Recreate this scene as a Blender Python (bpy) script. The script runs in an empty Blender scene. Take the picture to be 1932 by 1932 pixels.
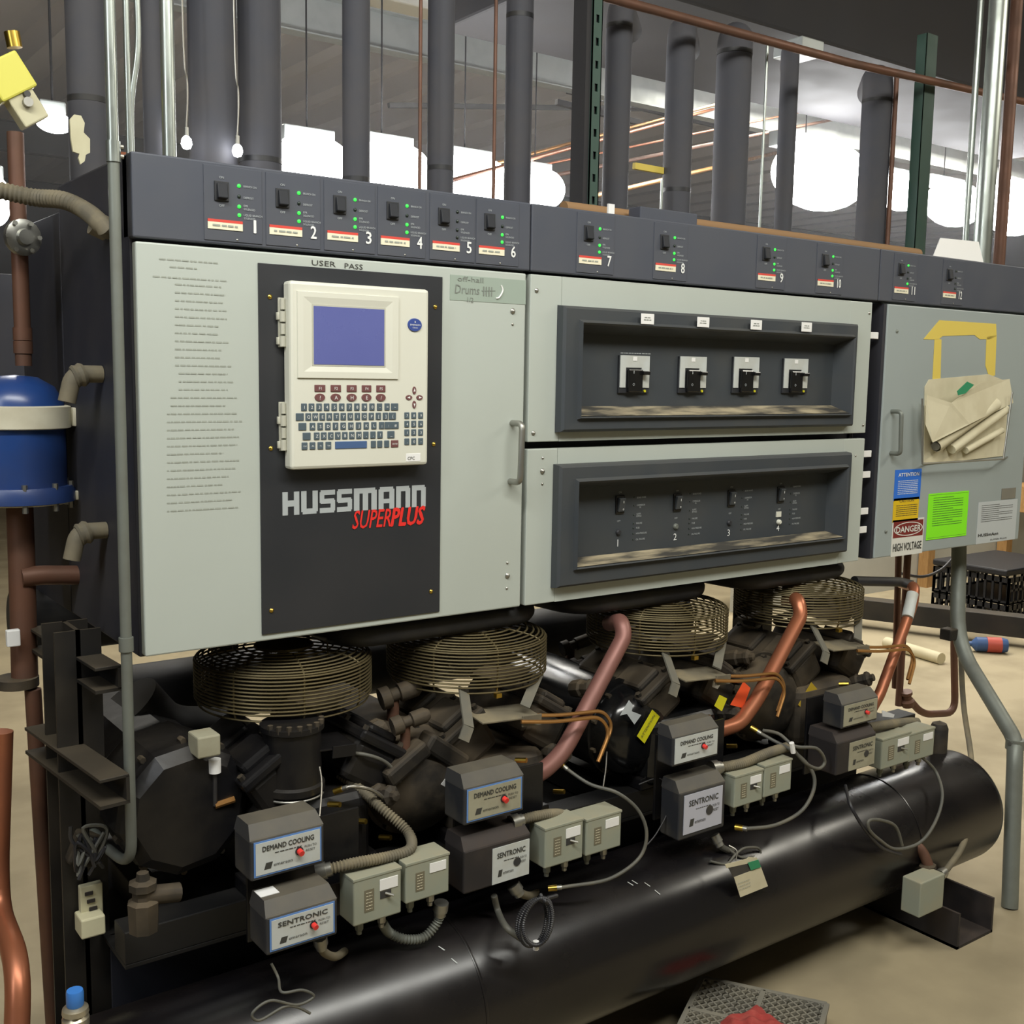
import bpy, bmesh, math, random
from mathutils import Vector, Matrix
random.seed(7)
SC = bpy.context.scene
COL = SC.collection

# ---------------------------------------------------------------- camera
F_PX = 2100.0
CAM = Vector((-0.596, -1.875, 1.5))
YAW, PITCH, ROLL = 0.633, 0.123, 0.017
FWD = Vector((math.sin(YAW)*math.cos(PITCH), math.cos(YAW)*math.cos(PITCH), -math.sin(PITCH)))
_rt = Vector((math.cos(YAW), -math.sin(YAW), 0))
_up = _rt.cross(FWD)
RGT = _rt*math.cos(ROLL) + _up*math.sin(ROLL)
UPV = -_rt*math.sin(ROLL) + _up*math.cos(ROLL)
cam_data = bpy.data.cameras.new('camera')
cam = bpy.data.objects.new('camera', cam_data)
COL.objects.link(cam)
cam_data.sensor_fit = 'HORIZONTAL'; cam_data.sensor_width = 36
cam_data.lens = 36*F_PX/1932
cam_data.clip_start = 0.02; cam_data.clip_end = 100
cam.matrix_world = Matrix(((RGT.x, UPV.x, -FWD.x, CAM.x), (RGT.y, UPV.y, -FWD.y, CAM.y), (RGT.z, UPV.z, -FWD.z, CAM.z), (0, 0, 0, 1)))
SC.camera = cam

# ---------------------------------------------------------------- world, exposure
SC.view_settings.view_transform = 'Standard'
SC.view_settings.look = 'None'
SC.view_settings.gamma = 1
SC.view_settings.use_curve_mapping = False
SC.view_settings.exposure = 0.14
world = bpy.data.worlds.new('world'); SC.world = world
world.use_nodes = True
world.node_tree.nodes['Background'].inputs[0].default_value = (0.62, 0.62, 0.72, 1)
world.node_tree.nodes['Background'].inputs[1].default_value = 0.10

def area(name, loc, target, sx, sy, power, color):
    d = bpy.data.lights.new(name, 'AREA'); d.shape = 'RECTANGLE'; d.size = sx; d.size_y = sy
    d.energy = power; d.color = color
    o = bpy.data.objects.new(name, d); COL.objects.link(o); o.location = loc
    o.rotation_euler = (Vector(target)-Vector(loc)).to_track_quat('-Z', 'Y').to_euler()
    return o
# light of the ceiling strip fixtures that hang over the aisle in front of the rack and over the bays behind it
LIGHTS = [('aisle_light', (0.2, -1.60, 3.2), (0.8, -0.3, 0.9), 3.4, 0.22, 86, (1.0, 0.99, 0.92)),
          ('aisle_light', (-2.4, -1.2, 3.2), (0.2, 0.1, 1.1), 0.3, 2.4, 40, (0.93, 0.97, 1.0)),
          ('bay_light', (2.2, 3.4, 3.2), (2.2, 3.4, 0), 4.0, 0.3, 90, (1.0, 0.96, 0.86)),
          ('bay_light', (6.0, 2.6, 3.2), (6.0, 1.8, 0), 4.0, 0.3, 110, (1.0, 0.95, 0.84)),
          ('end_light', (4.2, -1.6, 3.2), (3.3, -0.4, 0), 1.6, 0.3, 38, (1.0, 0.95, 0.82))]
for a_ in LIGHTS: area(*a_)

GLARE_HAZE = 0.015
# ---------------------------------------------------------------- helpers
def ray(px, py): return FWD + RGT*((px-966)/F_PX) - UPV*((py-966)/F_PX)
def Y(px, py, y=0.0):
    d = ray(px, py); return CAM + d*((y-CAM.y)/d.y)
def Z(px, py, z=0.0):
    d = ray(px, py); return CAM + d*((z-CAM.z)/d.z)
def X(px, py, x):
    d = ray(px, py); return CAM + d*((x-CAM.x)/d.x)
def dep(p): return (p-CAM).dot(FWD)
def rad(p, wpx): return wpx*0.5*dep(p)/F_PX
V = Vector

def lin(h):
    h = h.lstrip('#'); o = []
    for i in (0, 2, 4):
        c = int(h[i:i+2], 16)/255
        o.append(c/12.92 if c <= 0.04045 else ((c+0.055)/1.055)**2.4)
    return (*o, 1)
MATS = {}
def mat(name, hexc, rough=0.5, metal=0.0, dirt=None, damt=0.5, scale=8.0, bump=0.0, emit=0.0, spec=0.5, upward=0.0, coat=0.0, stretch=(1, 1, 1)):
    """procedural surface; dirt = second colour laid over by a noise mask, upward = dust lying on faces that look up"""
    m = bpy.data.materials.new(name); m.use_nodes = True
    nt = m.node_tree; b = nt.nodes['Principled BSDF']
    b.inputs['Base Color'].default_value = lin(hexc); b.inputs['Roughness'].default_value = rough
    b.inputs['Metallic'].default_value = metal; b.inputs['Specular IOR Level'].default_value = spec
    b.inputs['Coat Weight'].default_value = coat
    tc = nt.nodes.new('ShaderNodeTexCoord'); mp = nt.nodes.new('ShaderNodeMapping')
    mp.inputs['Scale'].default_value = stretch
    nt.links.new(tc.outputs['Object'], mp.inputs[0])
    n = nt.nodes.new('ShaderNodeTexNoise'); n.inputs['Scale'].default_value = scale; n.inputs['Detail'].default_value = 6
    nt.links.new(mp.outputs[0], n.inputs['Vector'])
    if dirt:
        rp = nt.nodes.new('ShaderNodeValToRGB')
        rp.color_ramp.elements[0].position = 0.42; rp.color_ramp.elements[1].position = 0.68
        rp.color_ramp.elements[0].color = (0, 0, 0, 1); rp.color_ramp.elements[1].color = (damt, damt, damt, 1)
        nt.links.new(n.outputs[0], rp.inputs[0])
        fac = rp.outputs[0]
        if upward:
            g = nt.nodes.new('ShaderNodeNewGeometry'); sp = nt.nodes.new('ShaderNodeSeparateXYZ')
            nt.links.new(g.outputs['True Normal'], sp.inputs[0])
            mr = nt.nodes.new('ShaderNodeMapRange'); mr.inputs['From Min'].default_value = 0.1; mr.inputs['From Max'].default_value = 0.9
            mr.inputs['To Max'].default_value = upward
            nt.links.new(sp.outputs['Z'], mr.inputs[0])
            ad = nt.nodes.new('ShaderNodeMath'); ad.operation = 'ADD'; ad.use_clamp = True
            nt.links.new(fac, ad.inputs[0]); nt.links.new(mr.outputs[0], ad.inputs[1]); fac = ad.outputs[0]
        mx = nt.nodes.new('ShaderNodeMix'); mx.data_type = 'RGBA'
        mx.inputs[6].default_value = lin(hexc); mx.inputs[7].default_value = lin(dirt)
        nt.links.new(fac, mx.inputs[0]); nt.links.new(mx.outputs[2], b.inputs['Base Color'])
        mr2 = nt.nodes.new('ShaderNodeMapRange'); mr2.inputs['To Min'].default_value = rough; mr2.inputs['To Max'].default_value = min(1, rough+0.3)
        nt.links.new(fac, mr2.inputs[0]); nt.links.new(mr2.outputs[0], b.inputs['Roughness'])
    if bump:
        bp = nt.nodes.new('ShaderNodeBump'); bp.inputs['Strength'].default_value = bump; bp.inputs['Distance'].default_value = 0.01
        nt.links.new(n.outputs[0], bp.inputs['Height']); nt.links.new(bp.outputs[0], b.inputs['Normal'])
    if emit:
        b.inputs['Emission Color'].default_value = lin(hexc); b.inputs['Emission Strength'].default_value = emit
    MATS[name] = m
    return m
M = lambda n: MATS[n]
mat('door_paint', 'b3bab3', 0.42, dirt='a4a99f', damt=0.35, scale=2.2)
mat('door_paint_grey', '9aa3a2', 0.45, dirt='8b9392', damt=0.35, scale=2.5)
mat('header_black', '454954', 0.5, dirt='535458', damt=0.4, scale=5)
mat('cabinet_black', '2a2b33', 0.55, dirt='3d3a3a', damt=0.4, scale=4)
mat('plate_black', '2a2c30', 0.42, dirt='2e2d2f', damt=0.4, scale=5)
mat('bezel_black', '3a3f44', 0.5, dirt='474744', damt=0.35, scale=9, upward=0.35)
mat('shelf_dust', '3a3833', 0.8, dirt='a89c80', damt=0.95, scale=9, stretch=(1, 4, 1))
mat('ivory', 'd6d6c9', 0.45, dirt='c9c8b8', damt=0.3, scale=4)
mat('ivory_dark', 'b8b7a8', 0.5)
mat('screen_blue', '5b6199', 0.25, emit=0.15, dirt='4d548f', damt=0.5, scale=6)
mat('key_slate', '4f5d66', 0.5); mat('key_blue', '46608a', 0.5); mat('key_maroon', '6e4646', 0.5)
mat('white_print', 'e4e6e4', 0.6); mat('grey_print', 'aab0b2', 0.5); mat('red_print', 'dc2c26', 0.5, emit=0.05)  # the red print glows slightly by emission though it is no lamp
mat('dark_print', '3a3a36', 0.7); mat('faint_print', '9a9f95', 0.8); mat('pencil', '7a7f78', 0.8)
mat('badge_blue', '3c4f92', 0.35)
mat('led_green', '30e040', 0.4, emit=1.6)
mat('led_off', '25302a', 0.3)
mat('label_cream', 'e6e0c6', 0.7); mat('label_red', 'd4483c', 0.7); mat('label_white', 'e8e8e6', 0.6)
mat('brass', 'c9a94e', 0.3, 1.0); mat('steel', 'a8a8a2', 0.35, 0.9, dirt='8a8578', damt=0.4, scale=12)
mat('conduit', 'a9b0aa', 0.3, 0.85, dirt='8c9089', damt=0.5, scale=10)
mat('conduit_dull', '7c817a', 0.5, 0.4, dirt='67675f', damt=0.6, scale=10)
mat('arm_grey', '66645a', 0.6, dirt='7d745f', damt=0.6, scale=14)
mat('dusty_conduit', '625d50', 0.7, 0.1, dirt='8e8369', damt=0.6, scale=14, upward=0.3)
mat('rocker_black', '25272c', 0.6, spec=0.3)
mat('rail_black', '131314', 0.5, dirt='2a2620', damt=0.4, scale=6)
mat('iron_black', '131316', 0.36, 0.1, dirt='302b23', damt=0.45, scale=9, bump=0.3, upward=0.12, spec=0.45)
mat('iron_dusty', '221f1b', 0.6, 0.1, dirt='5c503e', damt=0.7, scale=9, bump=0.5, upward=0.4)
mat('gloss_black', '101113', 0.16, 0.0, dirt='2a2722', damt=0.4, scale=9, spec=0.6)
mat('tank_black', '0e0d10', 0.24, 0.0, dirt='2b2420', damt=0.35, scale=3, bump=0.06, spec=0.6)
mat('insulation_hazed', '44454c', 0.75, dirt='5a5654', damt=0.5, scale=7, bump=0.15)  # grey lifted in the colour to stand for haze over the upper pipes
mat('insulation_dark', '1f2024', 0.5, dirt='47433b', damt=0.5, scale=9, upward=0.35)
mat('strut_green', '2e4a40', 0.5, dirt='43544a', damt=0.5, scale=9)
mat('post_black', '171616', 0.5, dirt='4a4132', damt=0.35, scale=5, upward=0.5)
mat('copper_old', '6b4a3a', 0.5, 0.3, dirt='4c3d33', damt=0.5, scale=9)
mat('copper', 'a8684a', 0.36, 0.55, dirt='7c503e', damt=0.5, scale=7)
mat('copper_pink', '865c54', 0.45, 0.3, dirt='6b4a42', damt=0.5, scale=7)
mat('copper_line', 'b98850', 0.35, 0.8, dirt='8c6a44', damt=0.5, scale=20)
mat('guard_wire', '6c6144', 0.4, 0.6, dirt='5a523d', damt=0.6, scale=9)
mat('box_dark', '2b2d32', 0.45, dirt='6b6454', damt=0.3, scale=10, upward=0.5)
mat('box_rust', '262324', 0.6, dirt='463b33', damt=0.5, scale=10, upward=0.4)
mat('label_grey', 'bfc4c2', 0.5, dirt='a9a594', damt=0.5, scale=16); mat('label_rim', '5d86c4', 0.4)
mat('label_dusty', '9c9984', 0.6, dirt='827b64', damt=0.6, scale=16); mat('label_lilac', 'b4b6c2', 0.4)
mat('control_grey', '8f9486', 0.5, dirt='a2987c', damt=0.4, scale=14, upward=0.35); mat('window_dim', '6f6a58', 0.3)
mat('button_red', 'e03a34', 0.4)
mat('cable_black', '26262a', 0.4, dirt='44413b', damt=0.4, scale=20); mat('cable_grey', '55554f', 0.5, dirt='77705f', damt=0.4, scale=20)
mat('wire_silver', 'a8a49a', 0.3, 0.8)
mat('filter_blue', '20407c', 0.3, dirt='2b3558', damt=0.6, scale=5, spec=0.6)
mat('clamp_white', 'd4d0bb', 0.6, dirt='b3ab92', damt=0.5, scale=12)
mat('yellow_paint', 'd8d25c', 0.5); mat('cream_plastic', 'c9c4a4', 0.5, dirt='b5ad8c', damt=0.4, scale=16)
mat('tape_yellow', 'd9c25a', 0.6); mat('paper', 'cfc8ac', 0.75, dirt='b8ae90', damt=0.5, scale=12); mat('pocket', 'b9b796', 0.35)
mat('sign_blue', '2f6fd2', 0.5); mat('sign_yellow', 'dcb81c', 0.5); mat('sign_white', 'd8d8d0', 0.5); mat('sign_maroon', '7a2a26', 0.5)
mat('sign_lime', '88f01e', 0.6); mat('sign_pale', 'b9bfc0', 0.5); mat('sticker_yellow', 'd2cc22', 0.5); mat('sticker_amber', 'b89a2a', 0.6); mat('sticker_orange', 'ee5a2e', 0.5)
mat('tape_green', '2f8a60', 0.6); mat('tape_clear', '9aa79c', 0.3)
mat('concrete', 'a39679', 0.75, dirt='857a62', damt=0.8, scale=2.6, bump=0.12)
mat('deck_metal', 'd2ccc8', 0.3, 0.55)
mat('galv', 'a3a8a7', 0.4, 0.4, dirt='8d9291', damt=0.5, scale=9)
mat('beam_dark', '2c2b2d', 0.8, dirt='3a3837', damt=0.5, scale=5)
mat('wall_dark', '3d3c42', 0.9, dirt='4a484a', damt=0.5, scale=2); mat('wall_light', 'b4b2a6', 0.8, dirt='a5a295', damt=0.4, scale=3)
mat('wood', 'a8814e', 0.7, dirt='8f6a3e', damt=0.6, scale=12, stretch=(6, 6, 1)); mat('plywood', 'a9986e', 0.7, dirt='97855c', damt=0.5, scale=5)
mat('lamp_glow', 'ffffff', 0.5, emit=26.0); mat('crate_grey', '77746a', 0.6, dirt='8d8672', damt=0.4, scale=12); mat('crate_black', '1b1b1e', 0.5)
mat('cloth_red', '9c3a34', 0.9, dirt='b86458', damt=0.5, scale=30, bump=0.5); mat('cap_blue', '3f7fd0', 0.4); mat('can_metal', 'b5ad98', 0.3, 0.7); mat('pvc', 'c9bf9f', 0.5)
mat('rubber', '141416', 0.8); mat('plastic_red', 'b04a3c', 0.5); mat('cardboard', '8a6b49', 0.8); mat('blue_tool', '33507e', 0.5)

FONT_CACHE = {}
def text_geo(s):
    if s in FONT_CACHE: return FONT_CACHE[s]
    c = bpy.data.curves.new('t', 'FONT'); c.body = s; c.resolution_u = 2; c.size = 1.0
    c.align_x = 'LEFT'; c.fill_mode = 'FRONT'
    o = bpy.data.objects.new('t', c); COL.objects.link(o)
    dg = bpy.context.evaluated_depsgraph_get(); dg.update()
    me = bpy.data.meshes.new_from_object(o.evaluated_get(dg))
    vs = [v.co.copy() for v in me.vertices]; fs = [list(p.vertices) for p in me.polygons]
    bpy.data.objects.remove(o); bpy.data.curves.remove(c); bpy.data.meshes.remove(me)
    x0 = min(v.x for v in vs); x1 = max(v.x for v in vs)
    y0 = min(v.y for v in vs); y1 = max(v.y for v in vs)
    FONT_CACHE[s] = (vs, fs, x0, x1, y0, y1)
    return FONT_CACHE[s]

def frames(pts):
    T = []
    for i in range(len(pts)):
        a = pts[max(i-1, 0)]; b = pts[min(i+1, len(pts)-1)]
        t = (b-a); T.append(t.normalized() if t.length > 1e-9 else V((0, 0, 1)))
    n = T[0].orthogonal().normalized(); out = []
    for t in T:
        n = (n - t*n.dot(t)); n = n.normalized() if n.length > 1e-6 else t.orthogonal().normalized()
        out.append((t, n, t.cross(n)))
    return out
def fillet(pts, r, n=6):
    pts = [V(p) for p in pts]; out = [pts[0]]
    for i in range(1, len(pts)-1):
        a, b, c = pts[i-1], pts[i], pts[i+1]
        u = (a-b); w = (c-b); d = min(r, u.length*0.49, w.length*0.49)
        p0 = b+u.normalized()*d; p1 = b+w.normalized()*d
        for k in range(n+1):
            t = k/n; out.append(p0*(1-t)**2 + b*2*t*(1-t) + p1*t*t)
    out.append(pts[-1]); return out
def smooth(pts, n=6, closed=False):
    pts = [V(p) for p in pts]; out = []; m = len(pts)
    rng = range(m) if closed else range(m-1)
    for i in rng:
        g = (lambda k: pts[k % m]) if closed else (lambda k: pts[max(0, min(m-1, k))])
        p0, p1, p2, p3 = g(i-1), g(i), g(i+1), g(i+2)
        for k in range(n):
            t = k/n
            out.append(0.5*((2*p1)+(p2-p0)*t+(2*p0-5*p1+4*p2-p3)*t*t+(3*p1-p0-3*p2+p3)*t**3))
    if not closed: out.append(pts[-1])
    return out

WORLD = {}
class MB:
    def __init__(s): s.v = []; s.f = []; s.sm = []
    def add(s, vs, fs, smooth=False):
        o = len(s.v); s.v += [V(p) for p in vs]
        s.f += [[i+o for i in f] for f in fs]; s.sm += [smooth]*len(fs); return s
    def box(s, x0, x1, y0, y1, z0, z1, b=0.0, rot=None, seg=2):
        if x1 < x0: x0, x1 = x1, x0
        if y1 < y0: y0, y1 = y1, y0
        if z1 < z0: z0, z1 = z1, z0
        c = V(((x0+x1)/2, (y0+y1)/2, (z0+z1)/2))
        bm = bmesh.new(); bmesh.ops.create_cube(bm, size=1)
        for v in bm.verts: v.co = V((v.co.x*(x1-x0), v.co.y*(y1-y0), v.co.z*(z1-z0)))
        if b: bmesh.ops.bevel(bm, geom=bm.edges[:], offset=min(b, 0.45*min(x1-x0, y1-y0, z1-z0)), segments=seg, affect='EDGES', profile=0.5)
        bm.verts.index_update()
        vs = [((rot @ v.co) if rot else v.co) + c for v in bm.verts]; fs = [[v.index for v in f.verts] for f in bm.faces]
        bm.free(); return s.add(vs, fs)
    def obox(s, c, size, rot, b=0.0):
        x, y, z = size; c = V(c)
        t = MB().box(-x/2, x/2, -y/2, y/2, -z/2, z/2, b)
        return s.add([rot @ v + c for v in t.v], t.f)
    def bar(s, a, b_, w, h, up=(0, 0, 1), bev=0.0):
        a, b_ = V(a), V(b_); d = (b_-a); L = d.length; d.normalize(); u = V(up)
        sx = d.cross(u).normalized(); uz = sx.cross(d)
        R = Matrix((sx, d, uz)).transposed()
        return s.obox((a+b_)/2, (w, L, h), R, bev)
    def tube(s, pts, r, seg=10, cap=True, closed=False):
        pts = [V(p) for p in pts]; fr = frames(pts); vs = []; fs = []; n = len(pts)
        rr = r if isinstance(r, (list, tuple)) else [r]*n
        for i, (p, (t, a, b)) in enumerate(zip(pts, fr)):
            for k in range(seg):
                th = 2*math.pi*k/seg; vs.append(p + a*math.cos(th)*rr[i] + b*math.sin(th)*rr[i])
        for i in range(n-1 + (1 if closed else 0)):
            j = (i+1) % n
            for k in range(seg):
                fs.append([i*seg+k, i*seg+(k+1) % seg, j*seg+(k+1) % seg, j*seg+k])
        s.add(vs, fs, True)
        if cap and not closed:
            o = len(s.v)-len(vs)
            s.f.append([o+k for k in range(seg)][::-1]); s.sm.append(False)
            s.f.append([o+(n-1)*seg+k for k in range(seg)]); s.sm.append(False)
        return s
    def corr(s, pts, r, pitch=0.006, amp=0.0012, seg=12):
        """corrugated hose"""
        pts = [V(p) for p in pts]; L = [0]
        for a, b in zip(pts, pts[1:]): L.append(L[-1]+(b-a).length)
        n = max(4, int(L[-1]/pitch)*2); P = []; R = []; j = 0
        for i in range(n+1):
            d = L[-1]*i/n
            while j < len(L)-2 and L[j+1] < d: j += 1
            t = (d-L[j])/max(1e-9, L[j+1]-L[j]); P.append(pts[j].lerp(pts[j+1], t)); R.append(r+(amp if i % 2 else -amp))
        return s.tube(P, R, seg)
    def lathe(s, prof, o, axis=(0, 0, 1), seg=32, smooth=True):
        o = V(o); ax = V(axis).normalized(); a = ax.orthogonal().normalized(); b = ax.cross(a)
        vs = []; fs = []; n = len(prof)
        for (r, h) in prof:
            for k in range(seg):
                th = 2*math.pi*k/seg; vs.append(o+ax*h+(a*math.cos(th)+b*math.sin(th))*r)
        for i in range(n-1):
            for k in range(seg): fs.append([i*seg+k, i*seg+(k+1) % seg, (i+1)*seg+(k+1) % seg, (i+1)*seg+k])
        s.add(vs, fs, smooth)
        q = len(s.v)-len(vs)
        if prof[0][0] > 1e-5: s.f.append([q+k for k in range(seg)][::-1]); s.sm.append(False)
        if prof[-1][0] > 1e-5: s.f.append([q+(n-1)*seg+k for k in range(seg)]); s.sm.append(False)
        return s
    def cyl(s, a, b, r, seg=16, r2=None, bev=0.0):
        a, b = V(a), V(b); L = (b-a).length; r2 = r if r2 is None else r2
        pr = [(r, 0), (r2, L)] if not bev else [(r-bev, 0), (r, bev), (r2, L-bev), (r2-bev, L)]
        return s.lathe(pr, a, b-a, seg, smooth=True)
    def prism(s, poly, y0, y1):
        """polygon in x,z extruded along y"""
        n = len(poly); vs = [(x, y0, z) for x, z in poly]+[(x, y1, z) for x, z in poly]
        fs = [list(range(n)), list(range(n, 2*n))[::-1]]+[[i, (i+1) % n, n+(i+1) % n, n+i] for i in range(n)]
        return s.add(vs, fs)
    def slab(s, poly, nrm):
        """planar 3-D polygon given thickness nrm"""
        n = len(poly); d = V(nrm); vs = [V(p) for p in poly]+[V(p)+d for p in poly]
        fs = [list(range(n)), list(range(n, 2*n))[::-1]]+[[i, (i+1) % n, n+(i+1) % n, n+i] for i in range(n)]
        return s.add(vs, fs)
    def loops(s, L):
        """rectangular loops (x0,x1,z0,z1,y) joined one to the next, last one filled"""
        vs = []; fs = []
        for (x0, x1, z0, z1, y) in L: vs += [(x0, y, z0), (x1, y, z0), (x1, y, z1), (x0, y, z1)]
        for i in range(len(L)-1):
            for k in range(4): fs.append([i*4+k, i*4+(k+1) % 4, (i+1)*4+(k+1) % 4, (i+1)*4+k])
        m = (len(L)-1)*4; fs.append([m, m+1, m+2, m+3]); return s.add(vs, fs)
    def text(s, t, o, h, w=None, u=(1, 0, 0), v=(0, 0, 1), anchor='l', fat=0.0, slant=0.0, lift=0.0006):
        vs, fs, x0, x1, y0, y1 = text_geo(t)
        o = V(o); u = V(u).normalized(); v = V(v).normalized(); nrm = u.cross(v)
        kx = ky = h/0.72
        if w: kx = w/(x1-x0)
        ox = {'l': x0, 'c': (x0+x1)/2, 'r': x1}[anchor]
        offs = [(0, 0)] if not fat else [(0, 0), (fat, 0), (-fat, 0), (0, fat), (0, -fat), (fat*.7, fat*.7), (-fat*.7, -fat*.7)]
        for i, (fx, fy) in enumerate(offs):
            P = []
            for p in vs:
                yy = p.y*ky+fy; xx = (p.x-ox)*kx+fx+slant*yy
                P.append(o+u*xx+v*yy+nrm*(lift+i*0.00002))
            s.add(P, fs)
        return s
    def marks(s, o, L, h, rnd, u=(1, 0, 0), v=(0, 0, 1)):
        """a row of tiny illegible printed marks"""
        o = V(o); u = V(u).normalized(); v = V(v).normalized(); nrm = u.cross(v)*0.0004; x = 0
        while x < L:
            w = min(L-x, h*rnd.uniform(1.5, 5)); a = o+u*x+nrm
            s.add([a, a+u*w, a+u*w+v*h, a+v*h], [[0, 1, 2, 3]]); x += w+h*rnd.uniform(0.5, 1.2)
        return s
    def build(s, name, m, parent=None, label=None, auto=True):
        off = WORLD.get(parent.name, V((0, 0, 0))) if parent else V((0, 0, 0))
        me = bpy.data.meshes.new(name)
        me.from_pydata([p-off for p in s.v], [], s.f)
        me.polygons.foreach_set('use_smooth', s.sm)
        me.materials.append(MATS[m] if isinstance(m, str) else m)
        bm = bmesh.new(); bm.from_mesh(me); bmesh.ops.recalc_face_normals(bm, faces=bm.faces[:]) if not getattr(s, 'flat', False) else None
        bm.to_mesh(me); bm.free()
        if any(s.sm):
            try: me.set_sharp_from_angle(angle=math.radians(40))
            except Exception: pass
        o = bpy.data.objects.new(name, me); COL.objects.link(o)
        if parent: o.parent = parent; WORLD[o.name] = off.copy()
        else: WORLD[o.name] = V((0, 0, 0))
        if label: o['label'] = label
        return o
def flatmb():
    m = MB(); m.flat = True; return m

def tag(o, label, cat, group=None, kind=None):
    o['label'] = label; o['category'] = cat
    if group: o['group'] = group
    if kind: o['kind'] = kind
    return o
def thing(name, loc, label, cat, group=None):
    o = bpy.data.objects.new(name, None); COL.objects.link(o); o.location = loc; o.empty_display_size = 0.05
    WORLD[o.name] = V(loc); return tag(o, label, cat, group)
def structure(mb, name, m, label):
    o = mb.build(name, m); o['kind'] = 'structure'; o['label'] = label; return o
def copy_tree(o, delta=None, parent=None):
    c = o.copy(); COL.objects.link(c)
    if parent: c.parent = parent
    else: c.location = V(o.location)+V(delta)
    WORLD[c.name] = WORLD[o.name] + V(delta or (0, 0, 0))
    for ch in list(o.children): copy_tree(ch, delta, c)
    return c

# ---------------------------------------------------------------- room
fl = MB().add([(-7, -5, 0), (14, -5, 0), (14, 12, 0), (-7, 12, 0), (-7, -5, -.1), (14, -5, -.1), (14, 12, -.1), (-7, 12, -.1)],
              [[0, 1, 2, 3], [4, 5, 6, 7], [0, 1, 5, 4], [1, 2, 6, 5], [2, 3, 7, 6], [3, 0, 4, 7]])
structure(fl, 'floor', 'concrete', 'tan concrete floor')
structure(MB().box(-7, 14, 12, 12.1, 0, 3.6), 'wall_back', 'wall_dark', 'dark far wall')
structure(MB().box(14, 14.1, -5, 12, 0, 3.6), 'wall_right', 'wall_dark', 'dark wall at the right end')
structure(MB().box(-7.1, -7, -5, 12, 0, 3.6), 'wall_left', 'wall_dark', 'dark wall at the left end')
structure(MB().box(-7, 14, -5.1, -5, 0, 3.6), 'wall_front', 'wall_light', 'pale wall behind the camera')
# corrugated steel roof deck, ribs running away from the camera
ZC = 3.45
prof = []; x = -7.0
while x < 14:
    prof += [(x, ZC), (x+0.10, ZC), (x+0.15, ZC+0.12), (x+0.20, ZC+0.15), (x+0.34, ZC+0.15), (x+0.39, ZC+0.12), (x+0.44, ZC)]; x += 0.46
dk = MB(); n = len(prof)
dk.add([(a, -5, b) for a, b in prof]+[(a, 12, b) for a, b in prof], [[i, i+1, n+i+1, n+i] for i in range(n-1)])
dk.box(-7, 14, -5, 12, ZC+0.16, ZC+0.2)
structure(dk, 'ceiling', 'deck_metal', 'corrugated steel roof deck')

# ---------------------------------------------------------------- control cabinets
ZT, ZB, ZH = 1.707, 1.007, 1.85
XA, XB, XC, XD = 0.812, 1.967, 2.035, 2.80
def screw(x, y, z, r=0.005, m='brass', parent=None, name='screw'):
    return MB().lathe([(r, 0), (r, r*0.3), (r*0.6, r*0.7), (0.0, r*0.85)], (x, y, z), (0, -1, 0), 12).build(name, m, parent)

# left cabinet
cab = thing('control_cabinet', (0, 0, ZB), 'wide left control cabinet with black operator plate and typed list on its grey door', 'control cabinet', 'control cabinets of the rack')
MB().box(0.0, XA+0.004, 0.022, 0.45, ZB-0.005, ZH, 0.004).build('cabinet_body', 'cabinet_black', cab)
MB().box(0.0, XA+0.003, 0.0, 0.05, ZT+0.006, ZH, 0.003).build('header_panel', 'header_black', cab)
MB().box(0.0, 0.02, 0.452, 0.78, ZB-0.005, ZH-0.05, 0.002).build('side_panel', 'cabinet_black', cab)
door = MB().box(0.004, XA-0.006, 0.0, 0.022, ZB, ZT, 0.003).build('door', 'door_paint', cab)
# black operator plate
p0 = Y(486, 497); p1 = Y(828, 1155); pz = Y(836, 522).z; pb = Y(491, 1196).z
MB().box(p0.x, p1.x, -0.003, 0.001, (pb+p1.z)/2, (p0.z+pz)/2, 0.0008).build('operator_plate', 'plate_black', door)
for px, py in ((509, 560), (821, 579), (511, 846), (818, 838), (512, 1152), (813, 1116)):
    q = Y(px, py, -0.003); screw(q.x, -0.003, q.z, 0.0042, 'brass', door)
for px, py, r in ((967, 587, 0.006), (967, 612, 0.003), (957, 1086, 0.006), (957, 1062, 0.003), (956, 1110, 0.003)):
    q = Y(px, py, 0); screw(q.x, 0, q.z, r, 'steel', door)
# pull handle
a = Y(966, 798); b = Y(962, 908)
MB().tube(fillet([(a.x, 0, a.z), (a.x, -0.036, a.z), (b.x, -0.036, b.z), (b.x, 0, b.z)], 0.014), 0.0065, 12).build('handle', 'steel', door)
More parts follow.
